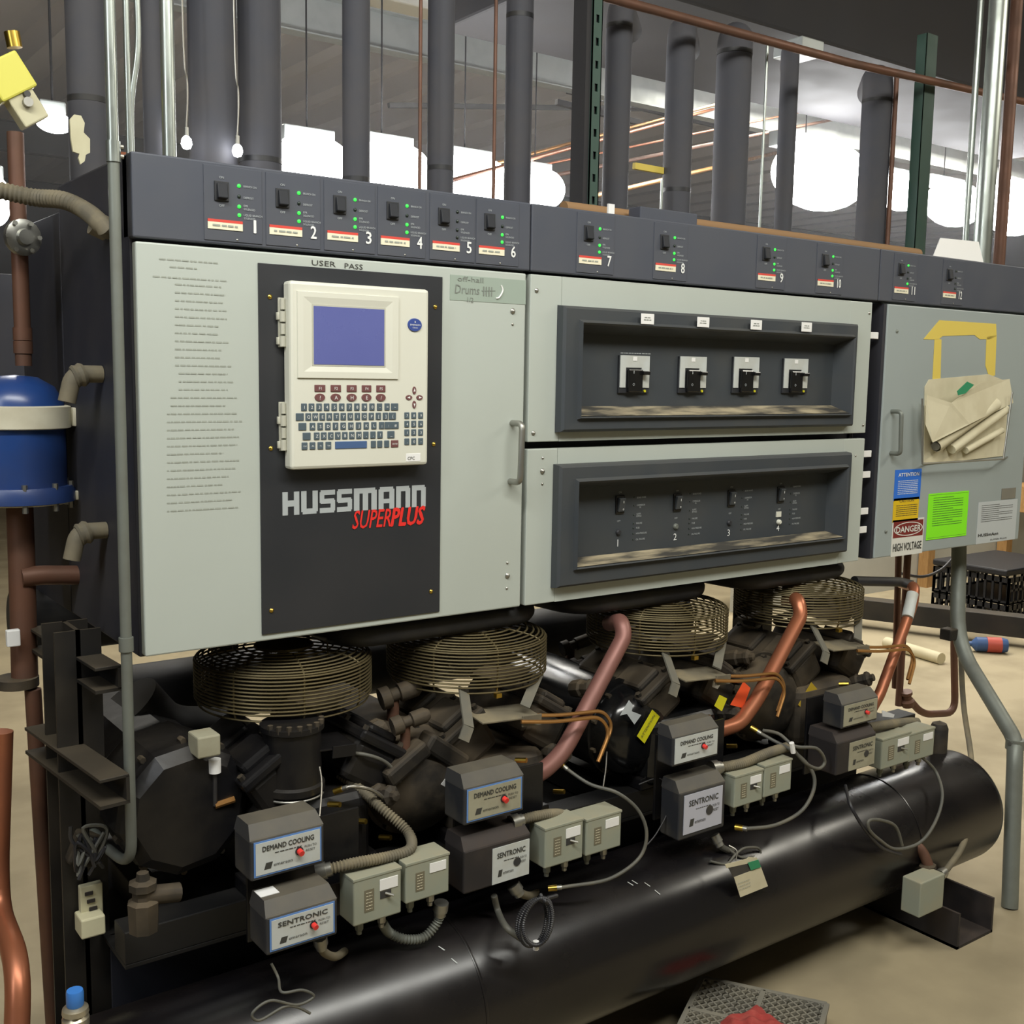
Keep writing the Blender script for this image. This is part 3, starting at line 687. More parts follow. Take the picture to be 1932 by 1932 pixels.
t.text('HUSSmAnn', (x0+w*.04, yy, z0+0.022), 0.009, w*.5, fat=.0005); t.text('SUPER PLUS', (x0+w*.35, yy, z0+0.006), 0.005, w*.42)
t.build('print', 'dark_print', g)
g, x0, x1, z0, z1, yy = sign('dark_label', (1890, 922), (1915, 940), 'crate_grey', 'small dark label just above the pale data label', 'label')

# ---------------------------------------------------------------- branch switch groups 1-12 on the header
LED1 = Y(450, 352)
LEDS = [(450, 352), (563, 366), (669, 378), (767, 391), (862, 402), (947, 411), (1131, 433), (1272, 449), (1461, 471), (1571, 484), (1713, 498), (1803, 508)]
zl = sum(Y(*p).z for p in LEDS)/12
d = lambda px, py: (Y(px, py).x-LED1.x, Y(px, py).z-LED1.z)
rk_d = d(417, 362); nb_d = d(480, 441); lab0 = d(391, 413); lab1 = d(457, 439)
BSL = ['branch switch marked one, leftmost on the black header above the typed list', 'branch switch marked two, just left of the USER PASS handwriting on the header',
       'branch switch marked three, above the left half of the controller terminal', 'branch switch marked four, above the right half of the controller terminal',
       'branch switch marked five with no green lights, left of the sixth', 'branch switch marked six, last before the header seam, above the tape note',
       'branch switch marked seven, first right of the left header seam', 'branch switch marked eight, standing alone between seven and nine with wide gaps',
       'branch switch marked nine, above the third breaker, right of a wide blank stretch', 'branch switch marked ten, last one before the right header seam',
       'branch switch marked eleven, first above the right cabinet door, two green lights', 'branch switch marked twelve, rightmost on the header with no green lights']
lit = {5: (0, 0, 0), 11: (1, 0, 1), 12: (0, 0, 0)}
for i, p in enumerate(LEDS):
    q = Y(*p); num = i+1; ox = q.x; oz = zl; fy = 0.0
    g = thing('branch_switch', (ox, 0, oz), BSL[i], 'switch', 'branch switches along the header')
    xl, xr = ox+lab0[0]-0.006, ox+nb_d[0]+0.014
    MB().box(xl, xr, -0.0015, 0.001, ZT+0.012, ZH-0.006, 0.0006).build('face_plate', 'header_black', g)
    rx, rz = ox+rk_d[0], oz+rk_d[1]
    fr = MB().box(rx-0.013, rx+0.013, -0.004, -0.001, rz-0.0165, rz+0.0165, 0.001).build('switch_frame', 'plate_black', g)
    MB().obox((rx, -0.0055, rz), (0.018, 0.008, 0.026), Matrix.Rotation(-0.2, 3, 'X'), 0.0015).build('rocker', 'rocker_black', g)
    st = lit.get(num, (1, 1, 1))
    dz = [0, -0.018, (d(450, 391)[1]), (d(450, 407)[1])]
    for k in range(4):
        on = (k != 1) and st[{0: 0, 2: 1, 3: 2}[k]]
        MB().lathe([(0.0032, 0), (0.0032, 0.001), (0.002, 0.0025), (0, 0.003)], (ox, -0.0015, oz+dz[k]), (0, -1, 0), 10).build('indicator_light', 'led_green' if on else 'led_off', g)
    ls = MB().box(ox+lab0[0], ox+lab1[0], -0.0028, -0.0014, oz+lab1[1]+0.001, oz+lab0[1]-0.004).build('label_strip', 'label_cream', g)
    MB().box(ox+lab0[0], ox+lab1[0], -0.0030, -0.0014, oz+lab0[1]-0.0045, oz+lab0[1]).build('label_stripe', 'label_red', ls)
    t = flatmb(); t.marks((ox+lab0[0]+0.008, -0.0032, oz+lab1[1]+0.006), 0.045, 0.003, random.Random(i)); t.build('label_print', 'faint_print', ls)
    t = flatmb(); t.text(str(num), (ox+nb_d[0], -0.0022, oz+nb_d[1]), 0.0225, 0.011 if num < 10 and num != 1 else (0.004 if num == 1 else 0.015), anchor='c', fat=.0005); t.build('numeral', 'white_print', g)
    t = flatmb()
    for ln, zz in (('BRANCH ON', 0), ('DEFROST', -0.019), ('EPR', dz[2]+0.002), ('SOLENOID', dz[2]-0.0035), ('LIQUID BRANCH', dz[3]+0.001), ('SOLENOID', dz[3]-0.0045)):
        t.text(ln, (ox+0.008, -0.0022, oz+zz-0.0018), 0.0036, 0.0026*len(ln))
    t.text('ON', (rx, -0.0022, rz+0.021), 0.004, anchor='c'); t.text('OFF', (rx, -0.0022, rz-0.026), 0.004, anchor='c')
    t.build('lettering', 'grey_print', g)
    screw(ox-0.004, -0.0015, ZT+0.016, 0.0018, 'steel', g)

# ---------------------------------------------------------------- overhead: beams, lamps
def ibeam(a, b, h, w, m, name, label, cat='beam', group=None):
    t = MB(); a, b = V(a), V(b)
    t.bar(a, b, 0.006, h); dz = V((0, 0, h/2))
    t.bar(a+dz, b+dz, w, 0.007); t.bar(a-dz, b-dz, w, 0.007)
    o = t.build(name, m); return tag(o, label, cat, group)
q = Z(530, 40, 3.05); y_b = q.y
ibeam((-6.5, y_b, 3.10), (13.5, y_b, 3.10), 0.17, 0.08, 'galv', 'roof_beam', 'galvanised roof beam running left to right above the left half', group='roof beams')
q = Z(120, 150, 3.0)
for yy, lb in ((q.y+2.4, 'next roof beam behind the brightest galvanised one'), (9.5, 'farthest dark roof beam over the background')):
    ibeam((-6.5, yy, 3.12), (13.5, yy, 3.12), 0.2, 0.1, 'beam_dark', 'roof_beam', lb, group='roof beams')
t = MB(); a, b = Y(1135, -14, 0.95), Y(1932, 170, 0.95)
zz = (a.z+b.z)/2
t.box(a.x-0.1, b.x+1.2, 0.95, 1.75, zz-0.0, zz+0.5, 0.01)
tag(t.build('dark_filler_box', 'beam_dark'), 'large dark duct added to fill the dark upper right', 'filler_box')  # dark box put in to fill the dark area overhead

def lamp(px, py, w, h, y, label, tilt=0.0):
    q = Y(px, py, y); k = dep(q)/F_PX; rx, rz = w*k/2, h*k/2
    g = thing('ceiling_lamp', q, label, 'lamp', 'glowing ceiling lamps')
    pr = [(0.0, -rx)]+[(rz*math.sqrt(max(0, 1-(c/10)**2)), rx*c/10) for c in range(-9, 10)]+[(0.0, rx)]
    MB().lathe(pr, q, (1, 0, 0.0), 24).build('bloom_lens', 'lamp_glow', g)  # lens swollen to take the shape of the bloom around the tubes
    MB().box(q.x-rx*0.7, q.x+rx*0.7, q.y+rz*0.3, q.y+rz*0.9, q.z+rz*0.75, q.z+rz+0.03, 0.004).build('lamp_housing', 'galv', g)
    MB().tube([(q.x, q.y+rz*0.6, q.z+rz), (q.x, q.y+rz*0.6, ZC)], 0.003, 6).build('hanger_rod', 'beam_dark', g)
names = ['leftmost big glowing lamp, above branch switch two', 'tallest glowing lamp of the left row, above the third branch switch', 'third glowing lamp of the left row, above the fifth branch switch', 'smallest and rightmost glowing lamp of the left row']
for i, (px, py, w, h) in enumerate(((592, 304, 150, 96), (738, 328, 175, 122), (893, 345, 165, 104), (1022, 357, 96, 76))):
    lamp(px, py, w, h, 1.7+0.05*i, names[i])
names = ['huge glowing lamp above branch switch ten', 'glowing lamp just right of the huge one', 'glowing lamp left of the shiny right conduit', 'glowing lamp cut by the right edge of the picture']
for i, (px, py, w, h) in enumerate(((1548, 330, 235, 132), (1700, 362, 110, 70), (1800, 385, 150, 84), (1915, 392, 130, 104))):
    lamp(px, py, w, h, 1.7+0.05*i, names[i])
lamp(103, 232, 68, 38, 1.0, 'small glowing lamp beside the yellow box at upper left')
lamp(-5, 380, 46, 90, 1.0, 'glowing lamp cut by the left edge of the picture')
for px, py, lb in ((352, 268, 'small glowing bulb just right of the shiny left pipe'), (448, 283, 'small glowing bulb between the two widest insulated pipes')):
    q = Y(px, py, 0.52); g = thing('pendant_bulb', q, lb, 'bulb', 'small bulbs above the header')
    MB().lathe([(0.0, -0.016), (0.008, -0.013), (0.012, -0.004), (0.010, 0.006), (0.005, 0.012)], q, (0, 0, 1), 14).build('bulb', 'lamp_glow', g)
    MB().cyl(q+V((0, 0, 0.012)), q+V((0, 0, 0.03)), 0.005, 8).build('socket', 'steel', g)
    MB().tube(smooth([q+V((0, 0, 0.03)), q+V((0.004, 0, 0.12)), q+V((-0.004, 0, 0.3)), V((q.x, q.y, ZC))], 5), 0.0018, 5).build('cord', 'wire_silver', g)

# housings of the strip fixtures whose light fills the room
for k, (n_, p_, t_, sx_, sy_, w_, c_) in enumerate(LIGHTS):
    if p_[2] < 3: continue
    tag(MB().box(p_[0]-sx_/2, p_[0]+sx_/2, p_[1]-sy_/2, p_[1]+sy_/2, p_[2]+.16, p_[2]+.24, .01).build('strip_fixture', 'label_white'),
        ('white strip fixture over the aisle before the tank', 'white strip fixture at the left end of the aisle', 'white strip fixture over the bay behind the rack', 'white strip fixture over the far right bay', 'white strip fixture beyond the right cabinet')[k], 'ceiling light', 'ceiling strip fixtures')
# thin haze box, added to imitate lens glare around the lamps
hz = bpy.data.materials.new('glare_haze'); hz.use_nodes = True; nt = hz.node_tree; nt.nodes.remove(nt.nodes['Principled BSDF'])
vs_ = nt.nodes.new('ShaderNodeVolumeScatter'); vs_.inputs['Density'].default_value = GLARE_HAZE; vs_.inputs['Color'].default_value = (.92, .94, 1, 1); vs_.inputs['Anisotropy'].default_value = 0.3
nt.links.new(vs_.outputs[0], nt.nodes['Material Output'].inputs['Volume']); MATS['glare_haze'] = hz
o = MB().box(-5, 12, .8, 4.5, 1.75, ZC-.1).build('glare_haze', 'glare_haze'); tag(o, 'thin glowing haze box added for the lens glare around the lamps', 'glare_haze', kind='stuff')

# ---------------------------------------------------------------- vertical pipes above and behind the cabinets
def vpipe(px, py, w, y, m, name, label, cat='pipe', ztop=None, zbot=0.95, group=None, elbow=None, bands=True):
    q = Y(px, py, y); r = rad(q, w)
    zt = ztop or ZC
    pts = [V((q.x, y, zbot)), V((q.x, y, zt))]
    if elbow: pts = fillet([V((q.x, y, zbot)), V((q.x, y, elbow)), V((q.x+.18, y+.16, elbow))], r*1.7, 8)
    g = thing(name, (q.x, y, zbot), label, cat, group)
    MB().tube(pts, r, 20).build('jacket' if w > 40 else 'tube', m, g)
    if bands and w > 40:
        for k in range(2):
            zz = 1.98+0.52*k+0.07*math.sin(px)
            if not elbow or zz < elbow-r: MB().cyl((q.x, y, zz), (q.x, y, zz+0.012), r*1.015, 20).build('jacket_band', 'insulation_dark', g)
    return g
vi = 'insulation_hazed'
vpipe(165, 150, 74, 0.62, vi, 'insulated_pipe', 'leftmost dark insulated pipe, behind the shiny conduits', group='insulated pipes', zbot=1.4)
vpipe(288, 150, 38, 0.56, vi, 'insulated_pipe', 'narrow dark insulated pipe left of the shiny pipe', group='insulated pipes')
vpipe(401, 150, 90, 0.60, vi, 'insulated_pipe', 'widest insulated pipe, right of the first small bulb', group='insulated pipes')
vpipe(490, 150, 80, 0.62, vi, 'insulated_pipe', 'wide insulated pipe right of the second small bulb', group='insulated pipes')
vpipe(672, 150, 52, 0.62, vi, 'insulated_pipe', 'insulated pipe above the third branch switch', group='insulated pipes')
vpipe(832, 150, 51, 0.62, vi, 'insulated_pipe', 'insulated pipe above the fifth branch switch', group='insulated pipes')
vpipe(979, 150, 52, 0.62, vi, 'insulated_pipe', 'insulated pipe between the left lamps and the green channel', group='insulated pipes')
vpipe(1166, 150, 50, 0.60, vi, 'insulated_pipe', 'insulated pipe right beside the punched green channel', group='insulated pipes', elbow=Y(1166, 8, .6).z)
vpipe(1283, 150, 54, 0.60, vi, 'insulated_pipe', 'insulated pipe above branch switch eight', group='insulated pipes', elbow=Y(1283, 50, .6).z)
vpipe(1382, 200, 66, 0.60, vi, 'insulated_pipe', 'widest insulated pipe of the right half, left of the huge lamp', group='insulated pipes', elbow=Y(1382, 62, .6).z)
vpipe(1487, 200, 34, 0.70, vi, 'insulated_pipe', 'slim insulated pipe in front of the huge lamp', group='insulated pipes', elbow=Y(1487, 90, .7).z)
vpipe(1652, 250, 56, 0.66, vi, 'insulated_pipe', 'insulated pipe right of the huge lamp', group='insulated pipes', elbow=Y(1652, 140, .66).z)
vpipe(793, 150, 7, 0.55, 'copper_old', 'copper_tube', 'thin brown tube crossing in front of the tallest lamp', group='thin brown tubes')
vpipe(934, 150, 7, 0.55, 'copper_old', 'copper_tube', 'thin brown tube left of the last left-row lamp', group='thin brown tubes')
vpipe(1443, 200, 5, 0.55, 'conduit', 'copper_tube', 'thin pale tube at the left tip of the huge lamp', group='thin brown tubes', ztop=Y(1443, 70, .55).z)
vpipe(1686, 250, 9, 0.6, 'copper_old', 'copper_tube', 'thin brown tube hugging the insulated pipe right of the huge lamp', group='thin brown tubes', ztop=Y(1686, 140, .6).z)
vpipe(1248, 380, 5, 0.55, 'conduit', 'copper_tube', 'thin pale tube behind the left side of branch switch eight', group='thin brown tubes', ztop=Y(1248, 340, .55).z)
# conduits
vpipe(318, 200, 26, 0.20, 'conduit', 'conduit', 'shiny steel conduit rising from the header left end', 'conduit', zbot=ZH+0.002, group='shiny conduits')
q = Y(318, 283, .20); tag(MB().cyl((q.x, .2, ZH+.001), (q.x, .2, ZH+.022), 0.021, 12).build('conduit_locknut', 'header_black'), 'dark locknut at the foot of the shiny conduit on the header', 'locknut')
def conduit_line(pts, w, m, label, name='conduit', cat='conduit', group=None, fr=0.08, rr=None):
    q = pts[0]; r = rr or rad(q, w)
    g = thing(name, pts[-1], label, cat, group)
    MB().tube(fillet(pts, fr, 8), r, 16).build('tube', m, g); return g, r
a = Y(214, 300, -0.0); xx = a.x
g, r = conduit_line([V((xx, 0.0, ZC)), V((xx, 0.0, a.z))], 24, 'conduit', 'shiny steel conduit coming down at the upper left ending in a coupling', group='shiny conduits')
MB().cyl((xx, 0, a.z-0.005), (xx, 0, a.z+0.028), r*1.25, 18).build('coupling', 'conduit', g)
for zz in (a.z+0.005, a.z+0.02): MB().cyl((xx+r, 0, zz), (xx+r*1.75, 0, zz), 0.004, 8).build('set_screw', 'steel', g)
b = Y(240, 1560, 0.0)
pts = [V((xx, 0, a.z-0.005)), V((xx, 0, Y(240, 1640, 0).z)), Y(190, 1590, 0.10)]
g, r = conduit_line(pts, 22, 'conduit_dull', 'dull grey conduit running down past the cabinet corner and bending to the left', fr=0.07)
q = Y(240, 1215, 0); MB().cyl((xx, 0, q.z-.012), (xx, 0, q.z+.012), r*1.3, 16).build('coupling', 'conduit_dull', g)
q = Y(190, 1590, 0.10); e = (Y(170, 1570, .13)-q)
MB().cyl(q, q+e, r*1.4, 14).build('connector', 'conduit_dull', g)
v1 = V((Y(236, 200, .02).x, 0.035, ZC)); a = Y(244, 285, 0.035)
conduit_line([V((a.x, .035, ZC)), V((a.x, .035, ZH-.01))], 13, 'conduit', 'thinner shiny conduit right behind the coupling', group='shiny conduits')
conduit_line([Y(256, -60, .06), Y(262, 90, .06), Y(246, 190, .06), Y(248, 290, .06)], 12, 'conduit', 'thin shiny conduit with an offset bend near the top left', group='shiny conduits', fr=0.05)
g = vpipe(1871, 200, 34, 0.2, 'conduit', 'conduit', 'thick bright conduit above the right cabinet', 'conduit', zbot=ZH+0.002, group='shiny conduits')
vpipe(1838, 200, 12, 0.25, 'conduit', 'conduit', 'thin shiny conduit left of the thick bright one above the right cabinet', 'conduit', zbot=ZH+0.002, group='shiny conduits')
vpipe(1905, 200, 22, 0.3, 'copper_old', 'copper_tube', 'brown pipe right of the thick bright conduit', group='thin brown tubes')

def strut(px, y, w, ztop, label, holes=True, m='strut_green', zb=ZB):
    q = Y(px, 200, y); w_ = w*dep(q)/F_PX
    g = thing('strut_channel', (q.x, y, zb), label, 'channel', 'green strut channels')
    t = MB(); t.box(q.x-w_/2, q.x-w_/2+0.003, y, y+0.04, zb, ztop); t.box(q.x+w_/2-0.003, q.x+w_/2, y, y+0.04, zb, ztop); 
    hz = 0.0235
    if holes:
        z_ = 1.84; prev = zb; c = 0
        hw = w_*0.16
        t.box(q.x-w_/2, q.x-hw, y, y+0.003, zb, ztop); t.box(q.x+hw, q.x+w_/2, y, y+0.003, zb, ztop)
        while z_ < ztop:
            t.box(q.x-hw, q.x+hw, y, y+0.003, prev, z_); prev = z_+0.02; z_ += 0.058
        t.box(q.x-hw, q.x+hw, y, y+0.003, prev-0.001, max(prev, ztop))
    else: t.box(q.x-w_/2, q.x+w_/2, y, y+0.003, zb, ztop)
    t.build('channel', m, g)
    if holes: MB().box(q.x-w_/2+0.003, q.x+w_/2-0.003, y+0.036, y+0.04, zb, ztop).build('inner_web', 'beam_dark', g)
strut(1124, 0.47, 24, ZC, 'punched green strut channel above the middle cabinet')
strut(1752, 0.52, 34, Y(1752, 62, .52).z, 'plain green strut channel left of the thin right conduit', False)
tag(MB().box(Y(1092, 200, .5).x, Y(1111, 200, .5).x, 0.475, 0.53, ZB, ZC).build('strut_dark_side', 'beam_dark'), 'dark left side of the punched green channel', 'upright')  # separate box drawn for the strut's darker left side

# copper lines high up
def line(pts, r, m, name, label, cat='pipe', group=None, fr=0.05, seg=12, nfil=6):
    o = MB().tube(fillet(pts, fr, nfil), r, seg).build(name, m); return tag(o, label, cat, group)
line([Y(1120, -12, .48), Y(1600, 118, .48), Y(1990, 205, .48)], 0.013, 'copper_old', 'copper_pipe', 'dusty copper pipe sloping down across the upper right', fr=.01)
cl = [((1140, 262), (1460, 175), 'copper', 7, 'lowest-left copper line between the pipes of the right half'), ((1190, 240), (1640, 120), 'copper_line', 6, 'bright orange copper line near the top right'),
      ((1200, 300), (1900, 160), 'copper_old', 9, 'long brown copper line behind the huge lamp'), ((1200, 275), (1900, 132), 'copper', 5, 'thin copper line just above the long brown one'),
      ((1290, 330), (1480, 285), 'copper_line', 8, 'short copper line at the left tip of the huge lamp')]
for i, (p, q, m, w, lb) in enumerate(cl):
    a = Y(*p, 2.2+0.1*i); b = Y(*q, 3.6+0.1*i); a = a-(b-a)*0.5; b = b+(b-a)*0.3
    line([a, b], rad(a, w)*1.3, m, 'copper_pipe', lb, group='copper lines in the background', fr=0)
wl = [((1180, 225), (1100, 205)), ((1500, 160), (1932, 250)), ((1150, 190), (1330, 232)), ((1640, 270), (1932, 330)), ((1200, 205), (1932, 215))]
for i, (p, q) in enumerate(wl):
    a = Y(*p, 3.0+.3*i); b = Y(*q, 3.0+.3*i); e = (b-a)
    o = MB().bar(a-e*0.4, b+e*0.6, 0.03, 0.03, bev=0.003).build('hanger_rail', 'galv' if i % 2 else 'beam_dark')
    tag(o, ('short galvanised rail left of the punched channel', 'rail sloping down behind the slim insulated pipe', 'dark rail behind the first insulated pipes right of the channel', 'rail behind the shiny right conduits', 'nearly level dark rail far up on the right')[i], 'rail', 'background rails')
a = Y(1480, 75, 0.9); tag(MB().box(a.x, a.x+0.12, 0.82, 0.95, a.z-0.055, a.z-0.002, 0.004).build('junction_box', 'galv'), 'grey junction box under the duct at the upper right', 'junction box')
a = Y(1215, 316, .62); b = Y(1246, 322, .62); o = MB().bar(a-V((.04, 0, 0)), b+V((.04, 0, 0)), .012, .018).build('yellow_strip', 'tape_yellow'); tag(o, 'yellow strip between the insulated pipes above branch switch eight', 'strip')
# pipes and things lying on top of the header
line([V((0.02, 0.16, ZH+.014)), V((0.62, 0.16, ZH+.014))], 0.012, 'copper', 'copper_pipe', 'copper pipe lying on top of the left header', fr=0)
line([V((0.98, 0.10, ZH+.016)), V((2.3, 0.10, ZH+.016))], 0.016, 'cardboard', 'top_pipe', 'dusty tan pipe lying along the top of the middle header', fr=0)
a, b = Y(1197, 400, .05), Y(1304, 420, .05)
tag(MB().box(a.x, b.x, 0.03, 0.07, ZH+.0005, ZH+.03, .002).build('bracket_block', 'header_black'), 'black block on the header above branch switches seven and eight', 'block')
a = Y(1785, 470, .05); b = Y(1865, 470, .05)
g = MB(); g.slab([V((a.x-.05, 0.06, ZH+.001)), V((b.x, 0.06, ZH+.001)), V((b.x+.01, .09, ZH+.075)), V((a.x+.03, .09, ZH+.07))], (0, .002, 0))
tag(g.build('paper_scrap', 'label_white'), 'pale sheet of plastic leaning on top of the right header', 'sheet')
a = Y(1134, 395, .08); tag(MB().box(a.x-.004, a.x+.014, 0.05, 0.055, ZH, ZH+.03).build('white_tag', 'label_white'), 'small white tag at the foot of the punched green channel', 'tag')

# ---------------------------------------------------------------- far left: valve box, copper riser, blue filter
g = thing('actuator_box', Y(40, 180, .45), 'yellow topped box with cream plate hanging at the upper left', 'actuator')
R2 = Matrix.Rotation(math.radians(-33), 3, 'Y')
c = Y(12, 148, .45); MB().obox(c, (0.075, 0.05, 0.07), R2, .004).build('yellow_cap', 'yellow_paint', g)
c = Y(44, 198, .45); MB().obox(c, (0.052, 0.04, 0.075), R2, .003).build('cream_body', 'cream_plastic', g)
for px, py, r_ in ((50, 178, .006), (52, 193, .009)):
    c = Y(px, py, .425); MB().cyl(c+V((0, .008, 0)), c-V((0, .008, 0)), r_, 12).build('knob', 'steel' if r_ > .007 else 'box_dark', g)
c = Y(28, 90, .45); MB().cyl(c, Y(22, 60, .45), 0.014, 14).build('brass_stem', 'brass', g)
g = thing('latch_plate', Y(150, 240, .35), 'pale latch shaped plate right of the small upper left lamp', 'plate')
MB().slab(quad_y([(132, 225), (140, 216), (153, 218), (160, 232), (158, 250), (170, 262), (170, 288), (162, 292), (160, 304), (152, 310), (148, 298), (150, 290), (138, 286), (134, 262)], .35), (0, .006, 0)).build('plate', 'cream_plastic', g)
g = thing('copper_riser', Y(35, 660, .42), 'vertical copper pipe with a bolted flange left of the cabinet', 'pipe')
c = Y(36, 450, .42); r = rad(c, 30)
MB().tube([V((c.x, .42, Y(30, 690, .42).z)), V((c.x, .42, Y(30, 250, .42).z))], r, 18).build('tube', 'copper_old', g)
for py in (630, 655): 
    zz = Y(36, py, .42).z; MB().cyl((c.x, .42, zz-.012), (c.x, .42, zz+.012), r*1.15, 18).build('joint_sleeve', 'copper_old', g)
MB().lathe([(0.034, 0), (0.034, .012), (.028, .014), (.016, .014), (0.014, .022), (0, .022)], c+V((0, -.018, 0)), (0.2, -1, 0), 18).build('flange', 'steel', g)
for k in range(6):
    a_ = k*math.pi/3; p = c+V((math.cos(a_)*.028, -.034, math.sin(a_)*.028)); MB().cyl(p, p+V((0, -.006, 0)), .0045, 6).build('flange_bolt', 'steel', g)
g = thing('filter_vessel', Y(40, 930, .42), 'blue filter shell with white clamps at the left edge', 'filter')
c = Y(32, 820, .42); cx_ = c.x; zt_ = Y(32, 707, .42).z; zb_ = Y(32, 915, .42).z; r = rad(c, 172)
zc1 = Y(32, 785, .42).z
MB().lathe([(0.0, zt_), (r*.45, zt_-.004), (r*.8, zt_-.022), (r*.98, zt_-.05), (r, zt_-.075), (r, zb_), (r*1.12, zb_), (r*1.18, zb_-.012), (r*1.18, zb_-.03), (r*.9, zb_-.035)], (cx_, .42, 0), (0, 0, 1), 40).build('shell', 'filter_blue', g)
for zz, h_ in ((Y(32, 812, .42-r).z, .044), (Y(32, 958, .42-r).z, .026)):
    o = MB(); o.lathe([(r*1.06, zz), (r*1.12, zz+.002), (r*1.12, zz+h_-.002), (r*1.06, zz+h_)], (cx_, .42, 0), (0, 0, 1), 40)
    o.box(cx_+r*1.05, cx_+r*1.05+.028, .42-r*.4-.012, .42-r*.4+.012, zz+.004, zz+h_-.004, .003); o.build('clamp', 'clamp_white', g)
for k in range(10):
    a_ = k*math.pi/5+.2; MB().cyl((cx_+math.cos(a_)*r*1.08, .42+math.sin(a_)*r*1.08, zb_-.045), (cx_+math.cos(a_)*r*1.08, .42+math.sin(a_)*r*1.08, zb_+.008), .0055, 6).build('bolt', 'steel', g)
g = thing('copper_manifold', Y(40, 1280, .40), 'dusty copper pipe with an elbow to the right under the blue filter', 'pipe')
c = Y(40, 1100, .40)
MB().tube([V((cx_, .42, zb_-.03)), V((cx_, .42, zb_-.14)), V((c.x, .40, Y(40, 1290, .4).z))], rad(c, 48), 18).build('tube', 'copper_old', g)
a = Y(40, 1090, .40); MB().tube(fillet([a, Y(75, 1085, .40), Y(150, 1085, .40)], .02), rad(c, 38), 14).build('branch', 'copper_old', g)
c = Y(32, 1285, .40); MB().cyl(V((c.x, .40, c.z-.01)), V((c.x, .40, c.z+.008)), rad(c, 78), 20).build('collar', 'iron_dusty', g)
a = Y(25, 1200, .36); MB().box(a.x-.012, a.x+.012, .355, .37, a.z-.02, a.z+.012, .002).build('white_clip', 'label_white', g)
a = Y(62, 1300, .38); b = Y(86, 1932, .38)
line([V((a.x, .38, a.z)), V((a.x+.02, .38, 0.0))], rad(a, 30), 'copper_old', 'copper_pipe', 'slim copper pipe standing in front of the floor at lower left', fr=0)
line([Y(2, 1380, .25), Y(-6, 1640, .25), Y(-2, 1720, .22), Y(36, 1820, .05), Y(30, 1990, .0)], 0.021, 'copper', 'copper_pipe', 'thick copper bend at the bottom left corner', fr=.08)
line([Y(-20, 1320, .5), Y(0, 1500, .5), Y(6, 1640, .5), Y(2, 1760, .5)], 0.012, 'copper_old', 'copper_pipe', 'copper pipe hugging the left picture edge behind the thick bend', fr=.05)
g = thing('flexible_conduit', X(205, 425, 0), 'ribbed grey hose curving into the cabinet side near the top left', 'conduit', 'fittings on the cabinet side')
pts = smooth([Y(-30, 352, .30), Y(60, 372, .28), Y(120, 378, .22), Y(165, 400, .17), X(196, 428, -0.03), X(204, 434, -0.002)], 6)
MB().corr(pts, 0.015, .008, .0012).build('hose', 'dusty_conduit', g)
q = X(203, 433, -0.002); MB().cyl(q+V((-.025, 0, .01)), q, .021, 14).build('connector', 'dusty_conduit', g)
for (px, py), lb in (((172, 706), 'upper ribbed elbow fitting on the dark cabinet side'), ((180, 1000), 'lower ribbed elbow fitting on the dark cabinet side')):
    q = X(px+20, py, -0.001); g = thing('elbow_fitting', q, lb, 'fitting', 'fittings on the cabinet side')
    MB().tube(fillet([q, q+V((-.05, 0, .0)), q+V((-.062, 0, -.05))], .02), .0155, 14).build('elbow', 'dusty_conduit', g)
    MB().lathe([(.019, 0), (.022, .006), (.019, .012), (.021, .018), (.017, .022)], q+V((-.03, 0, 0)), (-1, 0, -.3), 16).build('gland_nut', 'dusty_conduit', g)

# ---------------------------------------------------------------- left frame
def hpost(x, y, w, d_, z0, z1, m, label, name='frame_post', group='black frame posts'):
    t = MB(); t.box(x-w/2, x+w/2, y, y+.006, z0, z1); t.box(x-w/2, x+w/2, y+d_-.006, y+d_, z0, z1); t.box(x-.004, x+.004, y, y+d_, z0, z1)
    return tag(t.build(name, m), label, 'post', group)
q = Y(152, 1500, .12); w = 84*dep(q)/F_PX
hpost(q.x+.004, .12, w, .09, 0.0, 1.04, 'post_black', 'black steel frame post at the left below the cabinet')
xp = q.x
def channel(a, b, w, h, m, name, label, cat='beam', group=None):
    t = MB(); a, b = V(a), V(b); d_ = (b-a).normalized(); s_ = d_.cross(V((0, 0, 1))).normalized()
    t.bar(a, b, w, .006, bev=.001); t.bar(a+s_*(w/2-.003)-V((0, 0, h/2)), b+s_*(w/2-.003)-V((0, 0, h/2)), .006, h); t.bar(a-V((0, 0, h)), b-V((0, 0, h)), w, .006)
    return tag(t.build(name, m), label, cat, group)
a = Z(212, 1466, .83); b = Z(78, 1374, .83)
channel(a+(a-b)*.03, b+(b-a)*.05, .05, .045, 'post_black', 'cross_beam', 'lower dusty channel beam running back from the left post', group='cross beams')
a = Z(200, 1258, 0.99); b = Z(80, 1186, 0.99)
channel(a+(a-b)*.03, b+(b-a)*.05, .045, .04, 'post_black', 'cross_beam', 'upper dusty channel beam below the cabinet side', group='cross beams')
